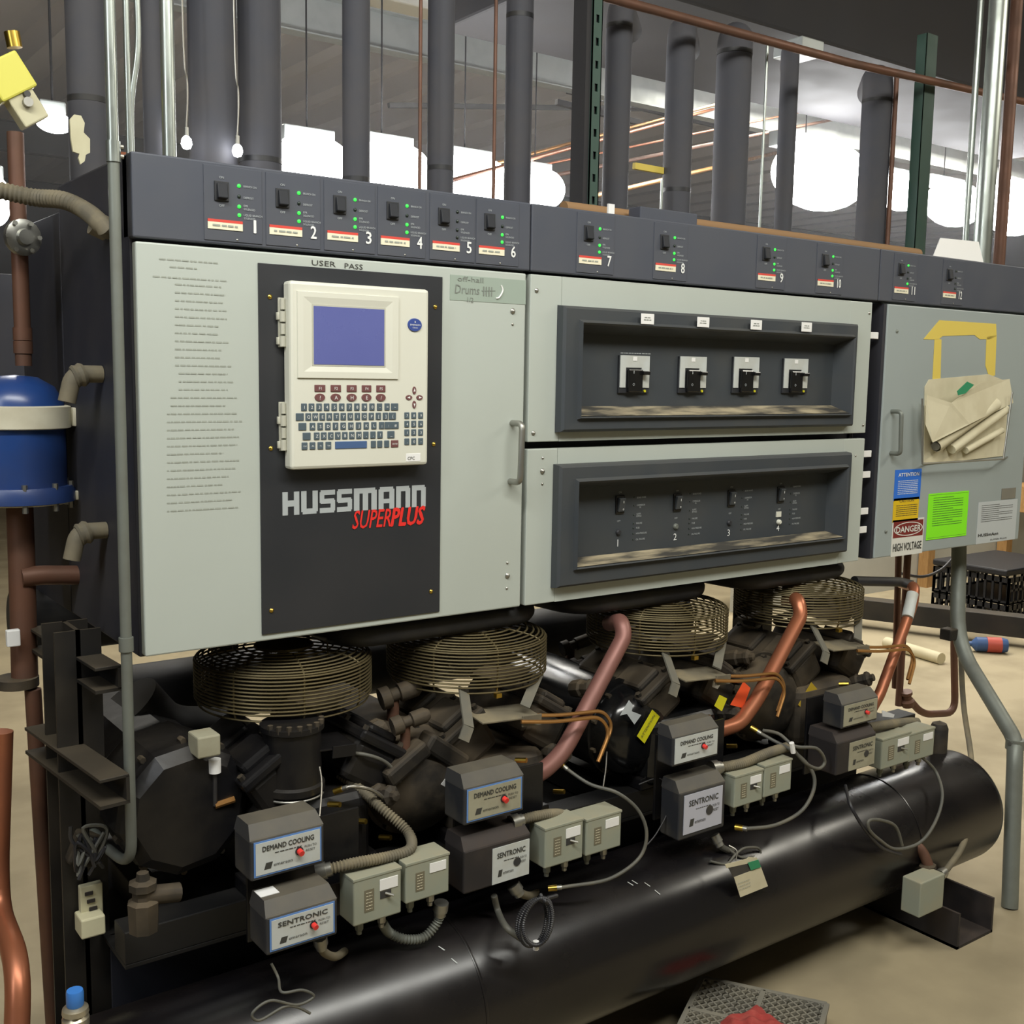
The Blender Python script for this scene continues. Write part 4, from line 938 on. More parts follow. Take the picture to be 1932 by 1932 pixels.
# cream terminal block on the post
g = thing('terminal_block', Y(175, 1755, .08), 'cream wall box with slots fixed to the left post', 'terminal block')
a, b = Y(151, 1675, .10), Y(196, 1745, .10); MB().box(a.x, b.x, .10, .115, b.z, a.z, .002).build('back_plate', 'cream_plastic', g)
a, b = Y(153, 1738, .07), Y(200, 1762, .07); MB().box(a.x, b.x, .07, .115, b.z, a.z, .003).build('lower_box', 'cream_plastic', g)
for k, (px, py) in enumerate(((168, 1686), (172, 1700), (176, 1714), (180, 1728))):
    p = Y(px, py, .098); MB().box(p.x-.007, p.x+.007, .097, .101, p.z-.003, p.z+.003).build('slot', 'box_rust', g)
g = thing('wire_bundle', Y(160, 1650, .10), 'tangle of dusty wires and clamps on the left post', 'wires')
for k in range(5):
    rr = random.Random(k+9); base = Y(165, 1600, .09)
    P = [base+V((rr.uniform(-.03, .03), rr.uniform(-.02, .0), rr.uniform(-.06, .05))) for _ in range(6)]
    MB().tube(smooth(P, 6), .0035, 6).build('wire', ('cable_black', 'cable_grey')[k % 2], g)
q = Y(160, 1600, .11); MB().obox(q, (.05, .03, .06), Matrix.Rotation(.4, 3, 'Y'), .006).build('clamp', 'iron_dusty', g)
# capped valve, bottom left
q = Y(141, 1868, -.12); g = thing('capped_valve', V((q.x, -.12, 0)), 'blue capped stub valve with silver collar at the bottom left', 'valve')
MB().lathe([(.0125, 0), (.0135, -.004), (.0135, -.024), (.0125, -.026)], q, (0, 0, 1), 18).build('cap', 'cap_blue', g)
MB().lathe([(.014, -.026), (.020, -.030), (.021, -.038), (.017, -.042), (.021, -.046), (.021, -.06)], q, (0, 0, 1), 18).build('collar', 'can_metal', g)
MB().cyl((q.x, -.12, 0), (q.x, -.12, q.z-.058), .020, 16).build('stub', 'brass', g)

# ---------------------------------------------------------------- receiver tank, skid and feet
TY, TZ, TR = -0.10, 0.262, 0.160
q = Y(1878, 1528, TY); x_end = 2.43
g = thing('receiver_tank', (1.2, TY, 0.11), 'long black horizontal receiver tank across the bottom with a domed right end', 'tank')
pr = [(0.0, -0.30), (TR*.5, -0.285), (TR*.85, -0.25), (TR, -0.20)]
pr += [(TR, x_end-0.10)] + [(TR*math.cos(a_), x_end-0.10+0.085*math.sin(a_)) for a_ in [math.radians(k) for k in range(10, 91, 10)]]
pr[-1] = (0.0, pr[-1][1])
MB().lathe(pr, (0, TY, TZ), (1, 0, 0), 64).build('shell', 'tank_black', g)
for xx in (0.55, 1.95): MB().lathe([(TR+.0012, 0), (TR+.002, .003), (TR+.0012, .006)], (xx, TY, TZ), (1, 0, 0), 64).build('weld_seam', 'tank_black', g)
for px, py in ((1232, 1664), (1240, 1674), (1256, 1688), (1264, 1696), (870, 1818), (880, 1832)):
    x_ = Y(px, py, -.25).x; zz = Y(px, py, -.25).z; th = math.asin(max(-.9, min(.9, (zz-TZ)/TR))); n_ = V((0, -math.cos(th), math.sin(th))); t_ = V((0, math.sin(th), math.cos(th)))
    c_ = V((x_, TY, TZ))+n_*(TR+.0008); u_ = V((1, 0, 0)); d2 = (u_*.5-t_).normalized()
    MB().add([c_, c_+d2*.014, c_+d2*.014+u_*.003, c_+u_*.002], [[0, 1, 2, 3]]).build('scuff_mark', 'label_grey', g)
q = Y(1788, 1400, TY)
MB().lathe([(.026, -.19), (.026, .0), (.020, .014), (.0, .022)], (q.x, TY+.03, TZ+TR+.07), (0, 0, 1), 20).build('nozzle', 'iron_dusty', g)
# saddle feet: steel channels laid front to back under the tank
for xx, lb in ((0.25, 'black channel foot under the left end of the tank'), (2.03, 'rusty black channel foot under the right end of the tank')):
    t = MB(); t.box(xx, xx+.17, -.33, .62, .0, .008); t.box(xx, xx+.008, -.33, .62, 0, .10); t.box(xx+.162, xx+.17, -.33, .62, 0, .10)
    t.box(xx+.03, xx+.14, TY-.09, TY+.09, .008, .13, .003)
    o = t.build('base_channel', 'box_rust'); tag(o, lb, 'foot', 'skid feet')
# skid frame that carries the compressors
g = thing('compressor_rack', (1.2, .3, 0), 'black steel rails carrying the four compressors above the tank', 'frame')
for yy in (-.02, .52): MB().box(-.05, 2.25, yy, yy+.06, .47, .53, .002).build('rail', 'rail_black', g)
MB().box(-.05, 2.25, -.02, .58, .462, .47, .001).build('added_dark_pan', 'rail_black', g)  # black pan added to hide the bright floor below the compressors
for xx in (.45, 1.65): MB().box(xx, xx+.05, .80, .86, 0, 1.0, .002).build('rear_upright', 'rail_black', g)
for xx in (.02, 1.0, 2.13): MB().box(xx, xx+.06, .53, .58, .0, .47, .002).build('leg', 'rail_black', g)
for xx in (.02, .55, 1.1, 1.62, 2.13): MB().box(xx, xx+.05, .04, .52, .475, .525, .002).build('cross_member', 'rail_black', g)

tag(MB().box(-.04, 2.15, .10, .106, 0.0, .47, .001).build('added_dark_panel', 'cabinet_black'), 'black sheet added behind the tank to keep the gap dark', 'panel')  # black sheet added so the gap behind the tank stays dark
# thick black pipes added to darken the space behind the compressors
def header(y, z, r, x0, x1, m, label):
    return tag(MB().tube([V((x0, y, z)), V((x1, y, z))], r, 24).build('added_dark_pipe', m), label, 'pipe', 'added dark pipes behind the compressors')
header(.74, .93, .075, -.05, 2.1, 'insulation_dark', 'upper thick black pipe added to darken the space behind the fans')
header(.78, .70, .085, .1, 2.05, 'insulation_dark', 'middle thick black pipe added to darken the space behind the compressors')
header(.78, .36, .06, .35, 1.95, 'insulation_dark', 'lower black pipe added to darken the space behind the skid frame')
hpost(2.16, .50, .10, .08, 0.0, 1.0, 'post_black', 'black steel frame post right of the last fan')

# ---------------------------------------------------------------- compressors
BX = [0.113, 0.545, 1.088, 1.610]
GC = [(0.335, 0.165), (0.750, 0.12), (1.325, 0.12), (1.865, 0.12)]
GR = 0.175
body_m = ['iron_black', 'iron_dusty', 'gloss_black', 'iron_dusty']
where = ['leftmost', 'second from left, thick with brown dust,', 'third from left, glossy black,', 'rightmost']
rotY = lambda d_: Matrix.Rotation(math.radians(d_), 3, 'Y')
rotX = lambda d_: Matrix.Rotation(math.radians(d_), 3, 'X')
for i, bx in enumerate(BX):
    gx, gy = GC[i]; bm_ = body_m[i]; rr = random.Random(i*11+1)
    cp = thing('compressor', (bx+.1, .2, .53), '%s refrigeration compressor under the cabinets' % where[i], 'compressor', 'compressors on the skid')
    # motor barrel with end bell
    mx, mz, mr = bx+.02+(.05 if i == 2 else 0), .665, .112
    t = MB(); t.lathe([(0, -.10), (mr*.45, -.097), (mr*.75, -.082), (mr*.93, -.055), (mr, -.02), (mr*1.07, -.02), (mr*1.07, .0), (mr, .0), (mr, .42), (mr*1.05, .42), (mr*1.05, .44), (mr*.9, .47), (0, .49)], (mx, .06, mz), (0, 1, 0), 36)
    if i == 0:
        p = Y(357, 1532, -.0); mx, mz, mr = p.x, p.z, .124
        t = MB(); t.lathe([(0, -.066), (mr*.80, -.064), (mr*.97, -.045), (mr, -.03), (mr, .10), (mr*.9, .13), (mr*.88, .44), (0, .46)], (mx, .06, mz), (0, 1, 0), 10, smooth=False)
    t.build('motor_housing', bm_, cp)
    for k in range(10):
        a_ = 2*math.pi*k/10+.3; p = V((mx+math.cos(a_)*mr*.99, .035, mz+math.sin(a_)*mr*.99)); MB().cyl(p+V((0, .01, 0)), p+V((0, -.008, 0)), .006, 6).build('bolt', 'iron_dusty', cp)
    # crankcase
    t = MB(); t.box(bx+.07, bx+.31, -.05, .40, .535, .70, .03, seg=3); t.box(bx+.10, bx+.28, -.075, .42, .56, .66, .02)
    t.build('crankcase', bm_ if i else 'iron_black', cp)
    for s_ in (0, 1): MB().box(bx+.06+.22*s_, bx+.11+.22*s_, -.03, .04, .53, .56, .004).build('mounting_foot', 'iron_black', cp)
    # cylinder banks in a V below the fan
    for s_, (cx_, ang) in enumerate(((bx+.125, 32), (bx+.315, -32))):
        c = V((cx_, .10, .735)); R_ = rotY(-ang if s_ == 0 else 32)
        R_ = rotY(-ang) 
        t = MB(); t.obox(c, (.105, .26, .085), R_, .014); t.obox(c+R_ @ V((0, 0, .048)), (.115, .275, .022), R_, .006)
        t.obox(c+R_ @ V((0, -.07, .064)), (.075, .09, .022), R_, .009); t.obox(c+R_ @ V((0, .06, .064)), (.075, .10, .022), R_, .009)
        h = t.build('cylinder_head', bm_ if i != 2 else 'iron_dusty', cp)
        for u_ in (-.046, .046):
            for w_ in (-.12, -.04, .04, .12):
                p = c+R_ @ V((u_, w_, .058)); MB().cyl(p, p+R_ @ V((0, 0, .010)), .0065, 6).build('head_bolt', 'iron_dusty', h)
    if i == 0:
        p = Y(560, 1430, -.02); a0 = Y(560, 1368, -.02).z; a1 = Y(560, 1498, -.02).z
        pr = [(.0, a0+.004), (.05, a0+.004), (.060, a0), (.060, a0-.010), (.054, a0-.013), (.055, a1+.022), (.061, a1+.018), (.061, a1+.006), (.052, a1), (0, a1-.003)]
        MB().lathe(pr, (p.x, .0, 0), (0, 0, 1), 30).build('front_cylinder_cover', 'iron_black', cp)
        for k in range(9):
            a_ = math.radians(200+k*20); MB().cyl((p.x+.055*math.cos(a_), .055*math.sin(a_), a0-.006), (p.x+.055*math.cos(a_), .055*math.sin(a_), a0+.008), .0055, 6).build('cover_bolt', 'iron_dusty', cp)
        MB().tube([(p.x+.0585*math.cos(math.radians(a_)), .0585*math.sin(math.radians(a_)), a1-.001) for a_ in range(200, 322, 8)], .0022, 6).build('silver_rim', 'steel', cp)
        MB().box(p.x+.01, p.x+.065, -.01, .04, .60, a1+.01, .004).build('neck', 'iron_black', cp)
    # suction and discharge service valves
    for k, (dx, dz, dy) in enumerate(((.385, .74, .02), (.33, .68, -.04), (-.06, .78, .05))):
        c = V((bx+dx, dy, dz)); ax = V((rr.uniform(-.4, .4), -1, rr.uniform(.1, .5))).normalized()
        t = MB(); t.lathe([(.020, -.03), (.022, 0), (.016, .004), (.016, .022), (.020, .024), (.020, .032), (.010, .036), (.010, .046), (0, .048)], c, ax, 8, smooth=False)
        t.build('service_valve', 'iron_dusty', cp)
    for k in range(3):
        c = V((bx+.20+.06*k, -.075+.01*k, .70-.05*k)); MB().cyl(c, c+V((.012, -.022, .004)), .0055, 8).build('port_fitting', 'brass', cp)
    # stiff mounting arms for the fan
    fb = thing('cooling_fan', (gx, gy, .84), ('leftmost cooling fan with round wire guard, its closed top visible', 'cooling fan with wire guard, second from left', 'cooling fan with wire guard behind the dusty pink copper pipe', 'rightmost and smallest looking cooling fan with wire guard')[i], 'fan', 'compressor cooling fans')
    GZ = .85; NR = 12; zr = 0.0072
    t = MB(); C_ = V((gx, gy, 0))
    rings = [(GR, GZ+zr*k) for k in range(NR)]
    for k in range(1, 9):
        a_ = k/9*math.pi/2
        rings.append((GR-.115*(1-math.cos(a_))-.001, GZ+zr*(NR-1)+.022*math.sin(a_)))
    rings[0] = (GR-.006, GZ-.006)
    for (r_, z_) in rings:
        t.tube([C_+V((r_*math.cos(a_), r_*math.sin(a_), z_)) for a_ in [2*math.pi*j/56 for j in range(56)]], .0021, 6, closed=True)
    t.build('wire_guard', 'guard_wire', fb)
    for k in range(8):
        a_ = 2*math.pi*k/8+math.radians(-102); e_ = V((math.cos(a_), math.sin(a_), 0))
        MB().tube([C_+e_*(r_-.002)+V((0, 0, z_)) for r_, z_ in rings], .002, 6).build('guard_rib', 'guard_wire', fb)
    MB().lathe([(0, GZ+zr*11+.027), (.058, GZ+zr*11+.025), (.060, GZ+zr*11+.020)], (gx, gy, 0), (0, 0, 1), 28).build('guard_disc', 'guard_wire', fb)
    a_ = math.radians(-102); p = C_+V((math.cos(a_)*GR, math.sin(a_)*GR, GZ-.012)); MB().box(p.x-.007, p.x+.007, p.y-.006, p.y+.006, p.z-.004, p.z+.006, .001).build('guard_clip', 'brass', fb)
    MB().cyl((gx, gy, .86), (gx, gy, .925), .045, 20, bev=.006).build('fan_motor', 'iron_black', fb)
    for k in range(4):
        a_ = k*math.pi/2+.4; e_ = V((math.cos(a_), math.sin(a_), 0)); s_ = V((-math.sin(a_), math.cos(a_), 0))
        P = [C_+e_*.03+V((0, 0, .862)), C_+e_*.15+s_*.03+V((0, 0, .870)), C_+e_*.155-s_*.055+V((0, 0, .850)), C_+e_*.035-s_*.03+V((0, 0, .850))]
        MB().slab(P, (0, 0, .002)).build('fan_blade', 'iron_dusty', fb)
        A1 = V((gx-.095, gy-.13, .853)); A2 = V((gx-.135, gy-.21, .80)); A3 = V((gx-.150, gy-.215, .775))
    br = MB()
    for P, Q in ((A1, A2), (A2, A3)): br.bar(P, Q, .024, .004, up=(0, -1, .4))
    if i: br.build('support_arm', 'arm_grey', fb)
    br = MB()
    A1 = V((gx+.10, gy-.13, .853)); A2 = V((gx+.02, gy-.19, .81)); br.bar(A1, A2, .022, .004, up=(0, -.6, 1))
    if i: br.build('support_arm', 'arm_grey', fb)
    pl = MB(); pl.obox((gx-.02, gy-.165, .795), (.15, .075, .004), rotY(4) @ rotX(6), .001)
    pl.obox((gx+.03, gy-.202, .782), (.05, .004, .024), rotY(4), .001); pl.build('mounting_plate', 'dusty_conduit' if i else 'iron_black', fb)
    # pair of oil lines in front of each compressor
    if i:
        for k in range(2):
            s0 = V((gx+.0+.035*k, gy-.205+.03*k, .785)); 
            line([s0, s0+V((.075, -.02, -.008)), s0+V((.19, -.03, -.014)), s0+V((.215, -.035, -.05)), s0+V((.17, -.05, -.105))], .0042, 'copper_line', 'oil_line',
                 ('front' if k == 0 else 'rear')+' thin copper line leaving the mounting plate of the '+('second', 'third', 'rightmost')[i-1]+' fan', 'tube', 'thin copper lines at the fans', fr=.03, seg=8)
    # black insulated suction pipe with elbow above fans two to four
    if i:
        xe = (Y(1005, 1160, -.02).x, Y(1340, 1110, -.02).x, Y(1610, 1075, -.02).x)[i-1]
        zc = (Y(900, 1160, -.02).z, Y(1230, 1125, -.02).z, Y(1500, 1090, -.02).z)[i-1]-.012
        L_ = (.40, .36, .34)[i-1]
        zc = .977
        o = MB().tube(fillet([V((xe-L_-.03, .55, zc-.004)), V((xe-L_, .05, zc)), V((xe+.05, .05, zc)), V((xe+.10, .20, zc)), V((xe+.12, .6, zc-.004))], .07), .0235, 24).build('suction_pipe', 'insulation_dark')
        tag(o, ('left', 'middle', 'right')[i-1]+'most black insulated pipe above a fan, bending back at its right end' if i != 2 else 'black insulated pipe above the third fan, between its two likes', 'pipe', 'insulated suction pipes above the fans')

# stickers on the motor ends
def sticker(poly, y, m, label, txt=None):
    P = quad_y(poly, y); g = thing('sticker', P[0], label, 'sticker')
    MB().slab(P, (0, .0008, 0)).build('paper', m, g)
    if txt:
        e = (P[1]-P[0]); t = flatmb(); u_ = (P[0]-P[-1]).normalized(); 
        v_ = V((0, -1, 0)).cross(u_)
        mid = (P[-1]+(P[1]-P[0])*.5); t.text(txt, mid+u_*.004+V((0, -.0012, 0)), .007, (P[0]-P[-1]).length*.85, u=u_, v=-v_ if v_.z < 0 else v_); t.build('print', 'dark_print', g)
    return g
sticker([(1231, 1339), (1245, 1352), (1216, 1403), (1202, 1389)], -.045, 'sticker_yellow', 'bright yellow ATTENTION sticker on the glossy third motor end', 'ATTENTION')
sticker([(1531, 1287), (1542, 1300), (1520, 1342), (1506, 1330)], -.045, 'sticker_amber', 'dull amber sticker on the rightmost motor end')
sticker([(1187, 1321), (1194, 1330), (1192, 1342), (1210, 1349), (1197, 1367), (1183, 1347), (1170, 1350)], -.048, 'sign_pale', 'torn silvery sticker left of the bright yellow ATTENTION sticker')
sticker([(1403, 1286), (1416, 1298), (1402, 1336), (1378, 1330)], -.07, 'sticker_orange', 'orange tag behind the copper pipe of the third compressor')
sticker([(1358, 1311), (1372, 1318), (1362, 1342), (1348, 1332)], -.072, 'sticker_yellow', 'small yellow tag left of the orange tag')
sticker([(852, 1452), (864, 1465), (846, 1488), (832, 1480)], -.10, 'label_white', 'white paper corner behind the left side of the second cooling box')
sticker([(643, 1538), (668, 1556), (668, 1566), (656, 1562)], -.05, 'label_white', 'white paper corner under the leftmost flexible conduit')
sticker([(1346, 1284), (1362, 1288), (1354, 1300), (1344, 1296)], -.06, 'label_white', 'small white tag above the yellow tag of the third compressor')
sticker([(1664, 1340), (1688, 1348), (1686, 1354), (1665, 1352)], -.10, 'label_white', 'small white label between the cooling box and copper pipe at the right')
g = thing('sensor_box', Y(392, 1410, -.03), 'beige labelled sensor block left of the first compressor cover', 'sensor')
a, b = Y(373, 1393, -.03), Y(417, 1425, -.03); MB().box(a.x, b.x, -.03, .02, b.z, a.z, .003).build('block', 'label_dusty', g)
c = Y(405, 1432, -.005); MB().cyl(c, c+V((0, 0, -.025)), .011, 14).build('nut', 'label_white', g)
MB().tube([c+V((0, 0, -.02)), Y(406, 1520, -.005)], .004, 8).build('capillary', 'cable_black', g)
e = Y(406, 1520, -.005); MB().cyl(e, e+V((.035, -.004, .006)), .006, 8).build('brass_fitting', 'copper_line', g)

# ---------------------------------------------------------------- control boxes in front of the compressors
WH = ['first', 'second', 'third', 'rightmost']
def devbox(name, i, tl, br, y, depth_, m, label, cat, group, face=None, face_m='label_grey', rim=None, txt=None, face_box=None, red=True, marks=True, lid=True):
    a, b = Y(*tl, y), Y(*br, y); x0, x1, z0, z1 = a.x, b.x, b.z, a.z
    g = thing(name, ((x0+x1)/2, y, z0), label, cat, group)
    t = MB(); t.box(x0, x1, y, y+depth_, z0, z1, .004)
    if lid:
        t.add([(x0, y+.002, z1-.002), (x1, y+.002, z1-.002), (x1-.006, y+.022, z1+.020), (x0+.006, y+.022, z1+.020), (x0, y+depth_, z1-.002), (x1, y+depth_, z1-.002), (x1-.006, y+depth_, z1+.020), (x0+.006, y+depth_, z1+.020)],
              [[0, 1, 2, 3], [3, 2, 6, 7], [0, 3, 7, 4], [1, 5, 6, 2], [4, 7, 6, 5]])
    t.build('case', m, g)
    if face_box: fa, fb_ = Y(*face_box[0], y), Y(*face_box[1], y); fx0, fx1, fz0, fz1 = fa.x, fb_.x, fb_.z, fa.z
    else: fx0, fx1, fz0, fz1 = x0+.006, x1-.006, z0+.006, z1-.004
    if rim: MB().box(fx0, fx1, y-.0008, y+.001, fz0, fz1).build('label_border', rim, g); e = .003
    else: e = 0
    MB().box(fx0+e, fx1-e, y-.0016, y+.001, fz0+e, fz1-e).build('face_label', face_m, g)
    w_, h_ = fx1-fx0, fz1-fz0
    t = flatmb()
    if txt: t.text(txt, (fx0+w_*.12, y-.0018, fz1-h_*.30), h_*.15, w_*.76, fat=.0003)
    t.text('emerson', (fx0+w_*.28, y-.0018, fz0+h_*.22), h_*.10, w_*.28); t.add([(fx0+w_*.14, y-.0018, fz0+h_*.17), (fx0+w_*.24, y-.0018, fz0+h_*.17), (fx0+w_*.27, y-.0018, fz0+h_*.36), (fx0+w_*.17, y-.0018, fz0+h_*.36)], [[0, 1, 2, 3]])
    rr = random.Random(int(tl[0])); t.marks((fx0+w_*.3, y-.0018, fz1-h_*.42), w_*.4, .0016, rr)
    t.text('PUSH TO', (fx0+w_*.74, y-.0018, fz0+h_*.52), h_*.07, w_*.18); t.text('RESET', (fx0+w_*.76, y-.0018, fz0+h_*.40), h_*.07, w_*.14)
    t.build('print', 'dark_print', g)
    bc = (fx0+w_*.66, fz0+h_*.46)
    MB().cyl((bc[0], y-.003, bc[1]), (bc[0], y-.0012, bc[1]), h_*.12, 16).build('button_well', 'plate_black' if red else 'box_dark', g)
    if red: MB().cyl((bc[0]+.001, y-.011, bc[1]-.002), (bc[0], y-.002, bc[1]), h_*.085, 14).build('reset_button', 'button_red', g)
    return g, (x0, x1, z0, z1)
YB = -.19
gd = 'demand cooling boxes'; gs = 'oil control boxes'
devbox('cooling_control_box', 0, (472, 1588), (612, 1628), YB, .07, 'box_dark', 'leftmost cooling control box, white label with bright blue rim and red button', 'control box', gd, rim='label_rim', face_m='label_grey', txt='DEMAND COOLING')
devbox('cooling_control_box', 1, (876, 1488), (988, 1529), YB, .07, 'box_dark', 'cooling control box at the foot of the dusty pink copper pipe', 'control box', gd, rim='label_rim', face_m='label_dusty', txt='DEMAND COOLING')
devbox('cooling_control_box', 2, (1270, 1392), (1355, 1425), YB, .05, 'box_dark', 'cooling control box below the orange tag and bright copper pipe', 'control box', gd, face_m='label_grey', txt='DEMAND COOLING')
devbox('cooling_control_box', 3, (1590, 1330), (1655, 1358), YB-.02, .06, 'box_dark', 'rightmost and smallest looking cooling control box', 'control box', gd, face_m='label_dusty', txt='DEMAND COOLING')
g1, bb = devbox('oil_control_box', 0, (502, 1733), (637, 1763), -.235, .07, 'box_dark', 'lowest left oil control box with bright blue rimmed label', 'control box', gs, rim='label_rim', txt='SENTRONIC')
MB().box(bb[0]+.006, bb[0]+.04, -.20, -.172, bb[3]+.0202, bb[3]+.0212).build('top_sticker', 'label_white', g1)
devbox('oil_control_box', 1, (876, 1607), (1000, 1650), -.19, .07, 'box_rust', 'rusty dark oil control box with narrow label right of its middle', 'control box', gs, face_box=((929, 1602), (997, 1648)), face_m='label_grey', txt='SENTRONIC', red=False)
g3, bb = devbox('oil_control_box', 2, (1283, 1497), (1366, 1560), -.20, .06, 'box_dark', 'oil control box with large clean lilac label and dark window', 'control box', gs, face_box=((1291, 1502), (1360, 1553)), face_m='label_lilac', txt='SENTRONIC', red=False)
devbox('oil_control_box', 3, (1580, 1402), (1650, 1442), -.215, .09, 'box_rust', 'rightmost oil control box with dusty label', 'control box', gs, face_box=((1603, 1402), (1648, 1440)), face_m='label_dusty', txt='SENTRONIC', red=False)
# hanging straps that carry the boxes from the compressors
for i, bx in enumerate(BX):
    o = MB().box(bx+.02, bx+.24, -.118, -.112, .50, .70, .001).build('mounting_plate', 'iron_black'); tag(o, 'dark plate carrying the boxes of the %s compressor' % WH[i], 'plate', 'mounting plates')

def pcontrol(tl, br, y, label, lever=False, white=(.6, .72), m='control_grey'):
    a, b = Y(*tl, y), Y(*br, y); x0, x1, z0, z1 = a.x, b.x, b.z, a.z; w_, h_ = x1-x0, z1-z0
    g = thing('pressure_control', ((x0+x1)/2, y, z0), label, 'pressure control', 'grey pressure controls')
    t = MB(); t.box(x0, x1, y, y+.055, z0, z1, .003); t.box(x0-.001, x1+.001, y-.001, y+.056, z1-.004, z1+.0015, .001); t.build('case', m, g)
    MB().box(x0+w_*.22, x0+w_*.42, y-.0008, y+.001, z0+h_*.25, z0+h_*.72).build('scale_window', 'window_dim', g)
    t = flatmb(); rr = random.Random(int(tl[0]))
    for k in range(6): t.marks((x0+w_*.25, y-.001, z0+h_*(.30+.07*k)), w_*.13, .0012, rr)
    t.build('scale_print', 'label_cream', g)
    MB().box(x0+w_*.54, x0+w_*.92, y-.0012, y+.001, z0+h_*.62, z0+h_*.86, .0003).build('white_label', 'label_white', g)
    if lever:
        MB().box(x0+w_*.55, x0+w_*.78, y-.0008, y+.001, z0+h_*.44, z0+h_*.60).build('slot', 'box_dark', g)
        MB().cyl((x0+w_*.66, y, z0+h_*.54), (x0+w_*.78, y-.010, z0+h_*.50), .0025, 8).build('reset_lever', 'steel', g)
    for k, u_ in enumerate((.25, .72)):
        c = V((x0+w_*u_, y+.025, z0)); MB().lathe([(.011, 0), (.011, -.008), (.008, -.010), (.008, -.020), (.005, -.024), (.005, -.03)], c, (0, 0, 1), 8, smooth=False).build('bottom_fitting', 'steel' if k else 'conduit_dull', g)
    return g, (x0, x1, z0, z1)
PC = [((667, 1662), (757, 1722), True), ((766, 1632), (847, 1682), False), ((1029, 1565), (1099, 1618), True), ((1107, 1548), (1171, 1596), False),
      ((1387, 1466), (1438, 1509), True), ((1443, 1446), (1492, 1490), False), ((1665, 1396), (1716, 1436), True), ((1717, 1386), (1761, 1424), False)]
lb = ['leftmost grey pressure control, with a small lever', 'grey pressure control right of the leftmost one, above the ribbed hose', 'dusty grey pressure control right of the rusty oil box', 'grey pressure control inside the large hose loop',
      'grey pressure control right of the lilac labelled box, with lever', 'grey pressure control partly under the thick grey hose end', 'grey pressure control right of the rightmost oil box', 'rightmost grey pressure control above the tank dome']
pc = [pcontrol(p[0], p[1], -.20-.0*k, lb[k], p[2]) for k, p in enumerate(PC)]
for k in range(4):
    a, b = pc[2*k][1], pc[2*k+1][1]
    o = MB().box(a[0]-.02, b[1], -.142, -.136, min(a[2], b[2])+.03, max(a[3], b[3])-.03, .001).build('mounting_bar', 'box_rust'); tag(o, 'dark bar behind the pair of pressure controls at the %s compressor' % WH[k], 'bar', 'mounting bars')

# ---------------------------------------------------------------- conduits, hoses and capillaries
def hose(pts, r, m, name, label, cat='hose', group=None, ribbed=False, n=8, ends=None, seg=10):
    P = smooth(pts, n); g = thing(name, P[0], label, cat, group)
    (MB().corr(P, r) if ribbed else MB().tube(P, r, seg)).build('tube', m, g)
    if ends:
        for e in ends:
            a, b = (P[0], P[2]) if e == 0 else (P[-1], P[-3]); d_ = (b-a).normalized()
            MB().cyl(a-d_*.006, a+d_*.012, r*1.7, 10).build('end_nut', 'brass' if r < .006 else 'steel', g)
            MB().cyl(a+d_*.010, a+d_*.022, r*1.35, 12).build('end_sleeve', 'steel', g)
    return g
hose([Y(603, 1645, -.15), Y(660, 1630, -.17), Y(740, 1615, -.17), Y(775, 1600, -.16), Y(768, 1568, -.12), Y(720, 1525, -.08), Y(680, 1490, -.03), Y(640, 1460, .02)], .0095, 'dusty_conduit', 'flexible_conduit', 'ribbed conduit looping right from under the leftmost cooling box', 'conduit', 'flexible conduits at the boxes', True, ends=(0,))
hose([Y(968, 1552, -.16), Y(1010, 1540, -.16), Y(1050, 1535, -.15), Y(1078, 1542, -.12)], .0095, 'dusty_conduit', 'flexible_conduit', 'short ribbed conduit right of the second cooling box', 'conduit', 'flexible conduits at the boxes', True, ends=(0,))
hose([Y(1345, 1450, -.16), Y(1400, 1440, -.17), Y(1450, 1420, -.17), Y(1490, 1408, -.16)], .0110, 'dusty_conduit', 'flexible_conduit', 'thick grey conduit running right from below the third cooling box', 'conduit', 'flexible conduits at the boxes', True, ends=(0,))
hose([Y(1640, 1372, -.16), Y(1680, 1366, -.16), Y(1712, 1362, -.12), Y(1730, 1362, -.1)], .0110, 'dusty_conduit', 'flexible_conduit', 'grey conduit above the two rightmost pressure controls', 'conduit', 'flexible conduits at the boxes', True)
hose([Y(832, 1708, -.175), Y(826, 1738, -.17), Y(800, 1768, -.165), Y(765, 1772, -.16), Y(735, 1760, -.15), Y(722, 1742, -.17)], .0085, 'conduit_dull', 'flexible_conduit', 'pale ribbed hose looping under the second grey pressure control', 'conduit', 'flexible conduits at the boxes', True, ends=(0,))
hose([Y(604, 1772, -.20), Y(610, 1795, -.19), Y(632, 1805, -.17), Y(650, 1795, -.12)], .0075, 'dusty_conduit', 'flexible_conduit', 'short hose stub under the lowest left oil control box', 'conduit', 'flexible conduits at the boxes', ends=(0,))
hose([Y(970, 1672, -.17), Y(980, 1684, -.17), Y(1000, 1690, -.14), Y(1020, 1682, -.1)], .0085, 'dusty_conduit', 'flexible_conduit', 'short hose stub under the rusty oil control box', 'conduit', 'flexible conduits at the boxes', ends=(0,))
hose([Y(932, 1690, -.17), Y(940, 1720, -.17), Y(956, 1750, -.25), Y(990, 1775, -.27)], .0065, 'cable_grey', 'cable', 'grey cable hanging below the rusty oil control box', 'cable', 'hanging cables')
hose([Y(1350, 1580, -.17), Y(1362, 1598, -.18), Y(1385, 1606, -.17), Y(1400, 1590, -.12)], .0075, 'cable_grey', 'cable', 'grey cable stub below the lilac labelled box', 'cable', 'hanging cables', ends=(0,))
